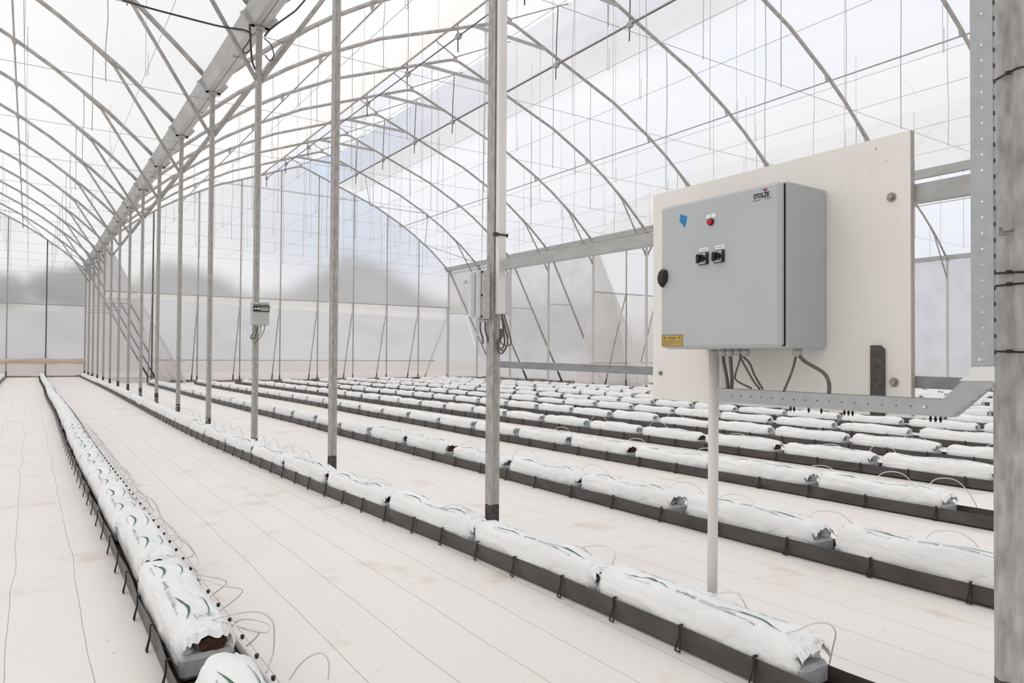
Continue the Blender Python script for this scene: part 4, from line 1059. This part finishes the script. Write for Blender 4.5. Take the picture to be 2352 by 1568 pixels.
mb = MB(); E = [(.862,.9785),(.796,1.047),(.748,1.058),(.748,1.022),(.846,.936),(.862,.936)]
mb.add([(-.002,a-oy,b-oz) for a, b in E]+[(.045 if a > .79 else (.02 if b < 1.03 else .008),a-oy,b-oz) for a, b in E], [(0,1,2,3,4,5),(11,10,9,8,7,6)]+[(i,6+i,6+(i+1)%6,(i+1)%6) for i in range(6)])
mb.build('elbow', 'tray_steel', t)
mb = MB()
for i in range(6):
    f0 = i/6+.03; a = Vector((-.0026,.748-oy,1.022-oz)).lerp(Vector((-.0026,.846-oy,.936-oz)), f0); b = Vector((-.0026,.748-oy,1.022-oz)).lerp(Vector((-.0026,.846-oy,.936-oz)), f0+.09)
    mb.bar(a, b, .0012, .006, up=(0,.66,.75))
mb.build('elbow_tab', 'galv_rail', t)
mb = MB(); T = [(.799,1.060),(.746,1.062),(.746,1.028),(.824,1.026),(.799,1.045)]
mb.add([(-.0035,a-oy,b-oz) for a, b in T]+[(-.0022,a-oy,b-oz) for a, b in T], [tuple(range(5)), tuple(reversed(range(5,10)))]+[(i,5+i,5+(i+1)%5,(i+1)%5) for i in range(5)])
o = mb.build('tape_patch', 'tape', t); o['label'] = 'clear tape wrapped over the elbow'
for (y, z) in ((.905,.958),(.777,1.078)):
    mb = MB(); mb.cyl((0,y-oy,z-oz),(-.004,y-oy,z-oz), .0052, 14, r2=.0035); mb.box(-.0045,-.0038,y-oy-.004,y-oy+.004,z-oz-.0006,z-oz+.0006); mb.build('screw', 'zinc_bolt', t)
for y, n_ in ((1.30,2),(1.24,1),(1.20,1),(1.13,3),(.90,3)):
    for i in range(n_): mb = MB(); mb.tube([(.02,y-oy-.012*i,0),(.02,y-oy-.012*i,-.007)], .0025, 6); mb.tube([(.02,y-oy-.012*i,-.007),(.02,y-oy-.012*i,-.016)], .004, 6, rad=[.0042,.002]); mb.build('push_rivet', 'drip_black', t)

# white stand pipe from floor to cabinet
mb = MB(); mb.tube([(2.125-2.035,1.795-1.712,FZ-1.105),(0,0,0)], .0185, 16); tag(mb.build('stand_pipe', 'white_pvc', None, (2.035,1.712,1.105)), 'white plastic pipe standing from the floor up to the cabinet underside', 'pipe')

# things on the right post
yp = YN
for i, (za, zb, lab) in enumerate(((1.800,1.826,'highest black cable tie, tilted, on the right edge post'),(1.302,1.300,'upper of the two close black cable ties on the right edge post'),(1.268,1.272,'lower of the two close black cable ties on the right edge post'),(1.100,1.097,'lowest black cable tie on the right edge post, at the tray tape'))):
    r = .0465; c = .021; mb = MB(); zz = (za+zb)/2
    ring = [(-r,-r+c),(-r+c,-r),(r-c,-r),(r,-r+c),(r,r-c),(r-c,r),(-r+c,r),(-r,r-c),(-r,-r+c)]
    pts = [(a, b*.94, (za-zb)*(b/(2*r))) for a, b in ring]
    mb.tube(pts, .0024, 6, smooth=False); mb.bbox(-r-.006,-r+.002,-.012,.0,-.004,.006,.0015)
    tag(mb.build('cable_tie', 'black_plastic', None, (XA, yp, zz)), lab, 'cable tie', 'cable ties on the right post')
# handwriting: felt pen strokes on the post's face towards the camera's left
hw = MB()
def stroke(pts, r=.0006):
    P = smooth_path([(x, 0, z) for x, z in pts], 5)
    hw.tube([(p.x, p.y, p.z) for p in P], r, 4)
s0 = .0046
G = [[(0,0),(.1,1.6),(.2,2.9)],[(-.5,2.4),(.1,3.2),(1.2,2.9),(1.0,2.0),(.1,1.7)],[(1.7,1.0),(1.3,.5),(1.7,0),(2.3,.4),(1.9,1.0),(1.7,1.0)],[(2.8,1.0),(2.9,.1),(3.4,.7),(3.7,.1),(4.1,1.0)],[(4.6,.5),(5.3,.8),(4.9,1.1),(4.6,.5),(5.0,0),(5.6,.3)],[(6.1,0),(6.2,.9),(6.5,.9),(7.4,.9)],[(-.6,-.9),(3,-1.0),(5.4,-.8)]]
for g_ in G: stroke([(a*s0, b*s0) for a, b in g_])
o = hw.build('handwriting', 'ink', POST_R, (-.0453, .016, 1.404-FZ), (0,0,-PI/2+.0)); o['label'] = 'word Power written in thin black pen'

# ------------------------------------------------------------------ post with conduit and junction box
y0 = YK(0)
t = thing('cable_trunking', 'white plastic trunking strapped to the post left of the panel', 'trunking', (2.126, y0-.062, 1.31))
mb = MB(); mb.bbox(-.026,.024,-.016,.016,0,3.3,.004); mb.build('trunking', 'white_pvc', t)
mb = MB(); mb.box(-.045,.030,-.020,-.016,.425,.436); mb.bbox(-.058,-.030,-.022,-.004,.420,.441,.002); mb.bbox(-.045,-.03,-.024,-.014,.422,.440,.002); mb.bbox(.026,.033,-.024,-.010,.420,.440,.002); o = mb.build('strap', 'dark_cable', t); o['label'] = 'dark steel strap clamp'
for i, (dx, zz, yy) in enumerate(((.012,-.20,.0),(.020,-.215,.012),(.030,-.17,-.008),(.006,-.19,.02))):
    mb = MB(); mb.tube(smooth_path([(.008+i*.004,yy,.0),(.030+dx*.6,yy,-.09),(.034+dx,yy,-.16),(.012+dx*.3,yy,zz),(-.012,yy,zz+.03),(.010,yy,-.12),(.02,yy+.02,-.08)], 6), .0045, 8); mb.build('cable_loop', 'grey_cable', t)
t = thing('junction_box', 'grey electrical box mounted edge-on to the left side of the conduit post', 'electrical box', (2.045, y0-.01, 1.282))
mb = MB(); mb.bbox(-.028,.024,-.035,.025,0,.264,.004); mb.build('body', 'box_grey', t)
mb = MB(); mb.bbox(-.054,-.030,-.030,.022,.004,.260,.004); o = mb.build('cover', 'box_pale', t); o['label'] = 'paler cover'
mb = MB(); mb.bbox(-.084,-.056,-.01,.02,.012,.252,.003); mb.build('window', 'box_pale', t)
mb = MB(); mb.add([(-.115,.02,.193),(-.090,.02,.188),(-.090,.02,.214),(-.115,.03,.193),(-.090,.03,.188),(-.090,.03,.214)], [(0,1,2),(5,4,3),(0,3,4,1),(1,4,5,2),(2,5,3,0)]); mb.build('latch_key', 'curtain_roll', t)
for z in (.012,.128,.252):
    mb = MB(); mb.cyl((-.031,-.036,z),(-.031,-.040,z), .006, 10); mb.build('cover_screw', 'drip_black', t)
mb = MB(); 
for z in (.205,.120,.060): mb.box(-.020,-.010,-.0365,-.035,z,z+.016); mb.box(.004,.014,-.0365,-.035,z-.02,z-.008)
mb.build('knockout', 'box_pale', t)
for x in (-.022,.010):
    mb = MB(); mb.cyl((x,-.01,0),(x,-.01,-.018), .011, 8, r2=.013); mb.build('cable_gland', 'gland', t)
    mb = MB(); mb.tube(smooth_path([(x,-.01,-.018),(x,-.01,-.06),(x+.02,.0,-.10),(x+.05,.045,-.13)], 5), .0055, 8); mb.build('cable', 'grey_cable', t)
t = thing('switch_box', 'thin grey enclosure edge behind the conduit on the panel side of the post', 'electrical box', (2.200, y0+.045, 1.31))
mb = MB(); mb.bbox(-.018,.028,-.05,.05,0,.232,.004); mb.build('body', 'box_pale', t)
for z in (.012,.12,.214):
    mb = MB(); mb.cyl((-.010,-.051,z),(-.010,-.055,z), .005, 10); mb.build('cover_screw', 'drip_black', t)

# small distribution box
y2 = YK(2)
t = thing('distribution_box', 'small grey distribution box with dark flip window on a post', 'electrical box', (XA+.02, y2-.045, 1.416))
mb = MB(); mb.bbox(-.094,.094,-.095,0,0,.258,.006); mb.build('body', 'box_grey', t)
mb = MB(); mb.bbox(-.086,.094,-.104,-.095,.146,.228,.003); w_ = mb.build('window_frame', 'dark_window', t)
mb = MB(); mb.box(-.080,.088,-.1055,-.104,.152,.205); mb.build('window', 'black_plastic', w_)
mb = MB(); mb.box(-.078,-.050,-.107,-.1055,.172,.192); mb.box(-.045,-.008,-.107,-.1055,.168,.196); mb.build('breaker', 'box_pale', w_)
mb = MB(); mb.box(-.004,.082,-.1065,-.1055,.160,.200); mb.build('blank_cover', 'box_grey', w_)
mb = MB(); mb.add([(-.088,-.104,.212),(.100,-.104,.205),(.112,-.140,.198),(-.080,-.140,.206),(-.088,-.104,.218),(.100,-.104,.211),(.112,-.140,.202),(-.080,-.140,.210)], [(0,1,2,3),(7,6,5,4),(0,4,5,1),(1,5,6,2),(2,6,7,3),(3,7,4,0)]); mb.build('flip_lid', 'dark_window', w_)
for x in (-.075,-.03,.01,.055):
    mb = MB(); mb.cyl((x,-.05,0),(x,-.05,-.020), .011, 8, r2=.012); mb.build('cable_gland', 'gland', t)
for i, P in enumerate(([(-.075,-.05,-.02),(-.066,-.05,-.08),(-.098,-.05,-.13),(-.078,-.05,-.16),(-.04,-.05,-.10),(-.03,-.05,-.02)], [(-.03,-.05,-.02),(-.028,-.06,-.10),(-.07,-.06,-.155),(-.09,-.06,-.14),(-.065,-.06,-.06)], [(.055,-.05,-.02),(.045,-.05,-.07),(.0,-.05,-.15),(-.055,-.05,-.205),(-.068,-.05,-.17)], [(.01,-.05,-.02),(.008,-.055,-.09),(-.04,-.055,-.15),(-.08,-.055,-.15)])):
    mb = MB(); mb.tube(smooth_path(P, 6), .0042, 8); mb.build('cable', 'grey_cable', t)

# dark cables at the head of that post
zc = 4.70
mb = MB(); mb.tube(smooth_path([(-2.2,0,.25),(-1.4,0,.03),(-1.12,0,-.01),(-.66,0,-.02),(-.31,0,-.02),(-.05,0,.005),(.03,0,-.03)], 6), .011, 8)
tag(mb.build('supply_cable', 'dark_cable', None, (2.0, YK(2)-.05, 4.715)), 'dark cable slung along the cross wire of the left span to the post', 'cable')
mb = MB(); mb.tube(smooth_path([(0,0,0),(.06,0,.09),(.17,0,.21),(.30,0,.34),(.37,0,.42),(.50,0,.62),(.60,0,.85)], 6), .010, 8)
tag(mb.build('supply_cable', 'dark_cable', None, (2.168, YK(2)-.05, 4.71)), 'dark cable rising right from the post head to the roof of the middle span', 'cable')
mb = MB(); mb.tube(smooth_path([(0,0,0),(.01,0,-.18),(.03,0,-.40),(.065,0,-.50)], 6), .012, 8)
mb.tube(smooth_path([(.01,0,-.16),(-.03,0,-.24),(-.07,0,-.31),(-.04,0,-.34),(.01,0,-.29)], 6), .007, 8); mb.tube(smooth_path([(.16,0,-.12),(.24,0,-.18),(.27,0,-.30),(.23,0,-.36),(.17,0,-.31)], 6), .007, 8)
tag(mb.build('supply_cable', 'dark_cable', None, (2.0, YK(2)-.06, 4.80)), 'short dark cable tail with two loops hanging beside the gutter bracket', 'cable')

# ------------------------------------------------------------------ light: bright thin overcast
w = bpy.data.worlds.new('sky'); SC.world = w; w.use_nodes = True; nt = w.node_tree; nt.nodes.clear()
out = nt.nodes.new('ShaderNodeOutputWorld'); bg = nt.nodes.new('ShaderNodeBackground')
tc = nt.nodes.new('ShaderNodeTexCoord'); mp = nt.nodes.new('ShaderNodeMapping'); mp.inputs['Scale'].default_value = (1.3,1.3,3.2); mp.inputs['Location'].default_value = (.3,.2,.1)
no = nt.nodes.new('ShaderNodeTexNoise'); no.inputs['Scale'].default_value = 2.2; no.inputs['Detail'].default_value = 5
nt.links.new(tc.outputs['Generated'], mp.inputs[0]); nt.links.new(mp.outputs[0], no.inputs['Vector'])
rp = ramp(nt, [(.20, (.60,.71,.88)), (.28, (.74,.77,.87)), (.45, (1.0,.99,.98))]); nt.links.new(no.outputs['Fac'], rp.inputs[0])
nt.links.new(rp.outputs[0], bg.inputs[0])
sxw = nt.nodes.new('ShaderNodeSeparateXYZ'); nt.links.new(tc.outputs['Generated'], sxw.inputs[0])
maw = nt.nodes.new('ShaderNodeMath'); maw.operation = 'MULTIPLY_ADD'; maw.inputs[1].default_value = -.24
mno = nt.nodes.new('ShaderNodeMath'); mno.operation = 'MULTIPLY_ADD'; mno.inputs[1].default_value = .6; mno.inputs[2].default_value = .17; nt.links.new(no.outputs['Fac'], mno.inputs[0])
nt.links.new(sxw.outputs['X'], maw.inputs[0]); nt.links.new(mno.outputs[0], maw.inputs[2]); dw = nt.nodes.new('ShaderNodeVectorMath'); dw.operation = 'DISTANCE'; dw.inputs[1].default_value = (.33,.92,.21); nt.links.new(tc.outputs['Generated'], dw.inputs[0])
mrw = nt.nodes.new('ShaderNodeMapRange'); mrw.inputs['From Min'].default_value = .04; mrw.inputs['From Max'].default_value = .18; mrw.inputs['To Min'].default_value = -.24; mrw.inputs['To Max'].default_value = 0; nt.links.new(dw.outputs['Value'], mrw.inputs['Value'])
adw = nt.nodes.new('ShaderNodeMath'); adw.operation = 'ADD'; nt.links.new(maw.outputs[0], adw.inputs[0]); nt.links.new(mrw.outputs[0], adw.inputs[1]); nt.links.new(adw.outputs[0], rp.inputs[0]); bg.inputs[1].default_value = .95; nt.links.new(bg.outputs[0], out.inputs[0])
sun = bpy.data.lights.new('sun', 'SUN'); sun.energy = .8; sun.angle = math.radians(14); sun.color = (1,.985,.965)
so = bpy.data.objects.new('sun', sun); COL.objects.link(so); so.rotation_euler = Vector((-.32,.42,.85)).to_track_quat('Z','Y').to_euler()

# ------------------------------------------------------------------ camera
cam = bpy.data.cameras.new('camera'); co = bpy.data.objects.new('camera', cam); COL.objects.link(co); SC.camera = co
yaw, pitch, roll = .59516, .01608, .00613
cy, sy = math.cos(yaw), math.sin(yaw)
f0 = Vector((sy,cy,0)); r0 = Vector((cy,-sy,0)); u0 = Vector((0,0,1))
fw = f0*math.cos(pitch)+u0*math.sin(pitch); u = -f0*math.sin(pitch)+u0*math.cos(pitch)
r = r0*math.cos(roll)+u*math.sin(roll); u2 = -r0*math.sin(roll)+u*math.cos(roll)
M = Matrix((r, u2, -fw)).transposed().to_4x4(); M.translation = Vector((0,0,CAMH)); co.matrix_world = M
cam.sensor_width = 36.; cam.lens = 1637.07/2352*36; cam.shift_y = 8.89/2352; cam.clip_start = .05; cam.clip_end = 500

# the board, cabinet and tray stand 6 cm nearer the posts than first drawn, with sizes to suit
EYE = Vector((0,0,CAMH))
for o in list(SC.objects):
    if o.parent is None and o.name.split('.')[0] in ('mounting_board', 'flat_bar', 'control_cabinet', 'power_cable', 'cable_tray'):
        o.location = EYE + (Vector(o.location)-EYE)*1.0275; o.scale = (1.0275,)*3
for o in list(SC.objects):
    if o.parent is None: o.location.z -= FZ
SC.view_settings.view_transform = 'Standard'; SC.view_settings.look = 'None'; SC.view_settings.gamma = 1.0; SC.view_settings.exposure = 0.17
SC.view_settings.use_curve_mapping = False
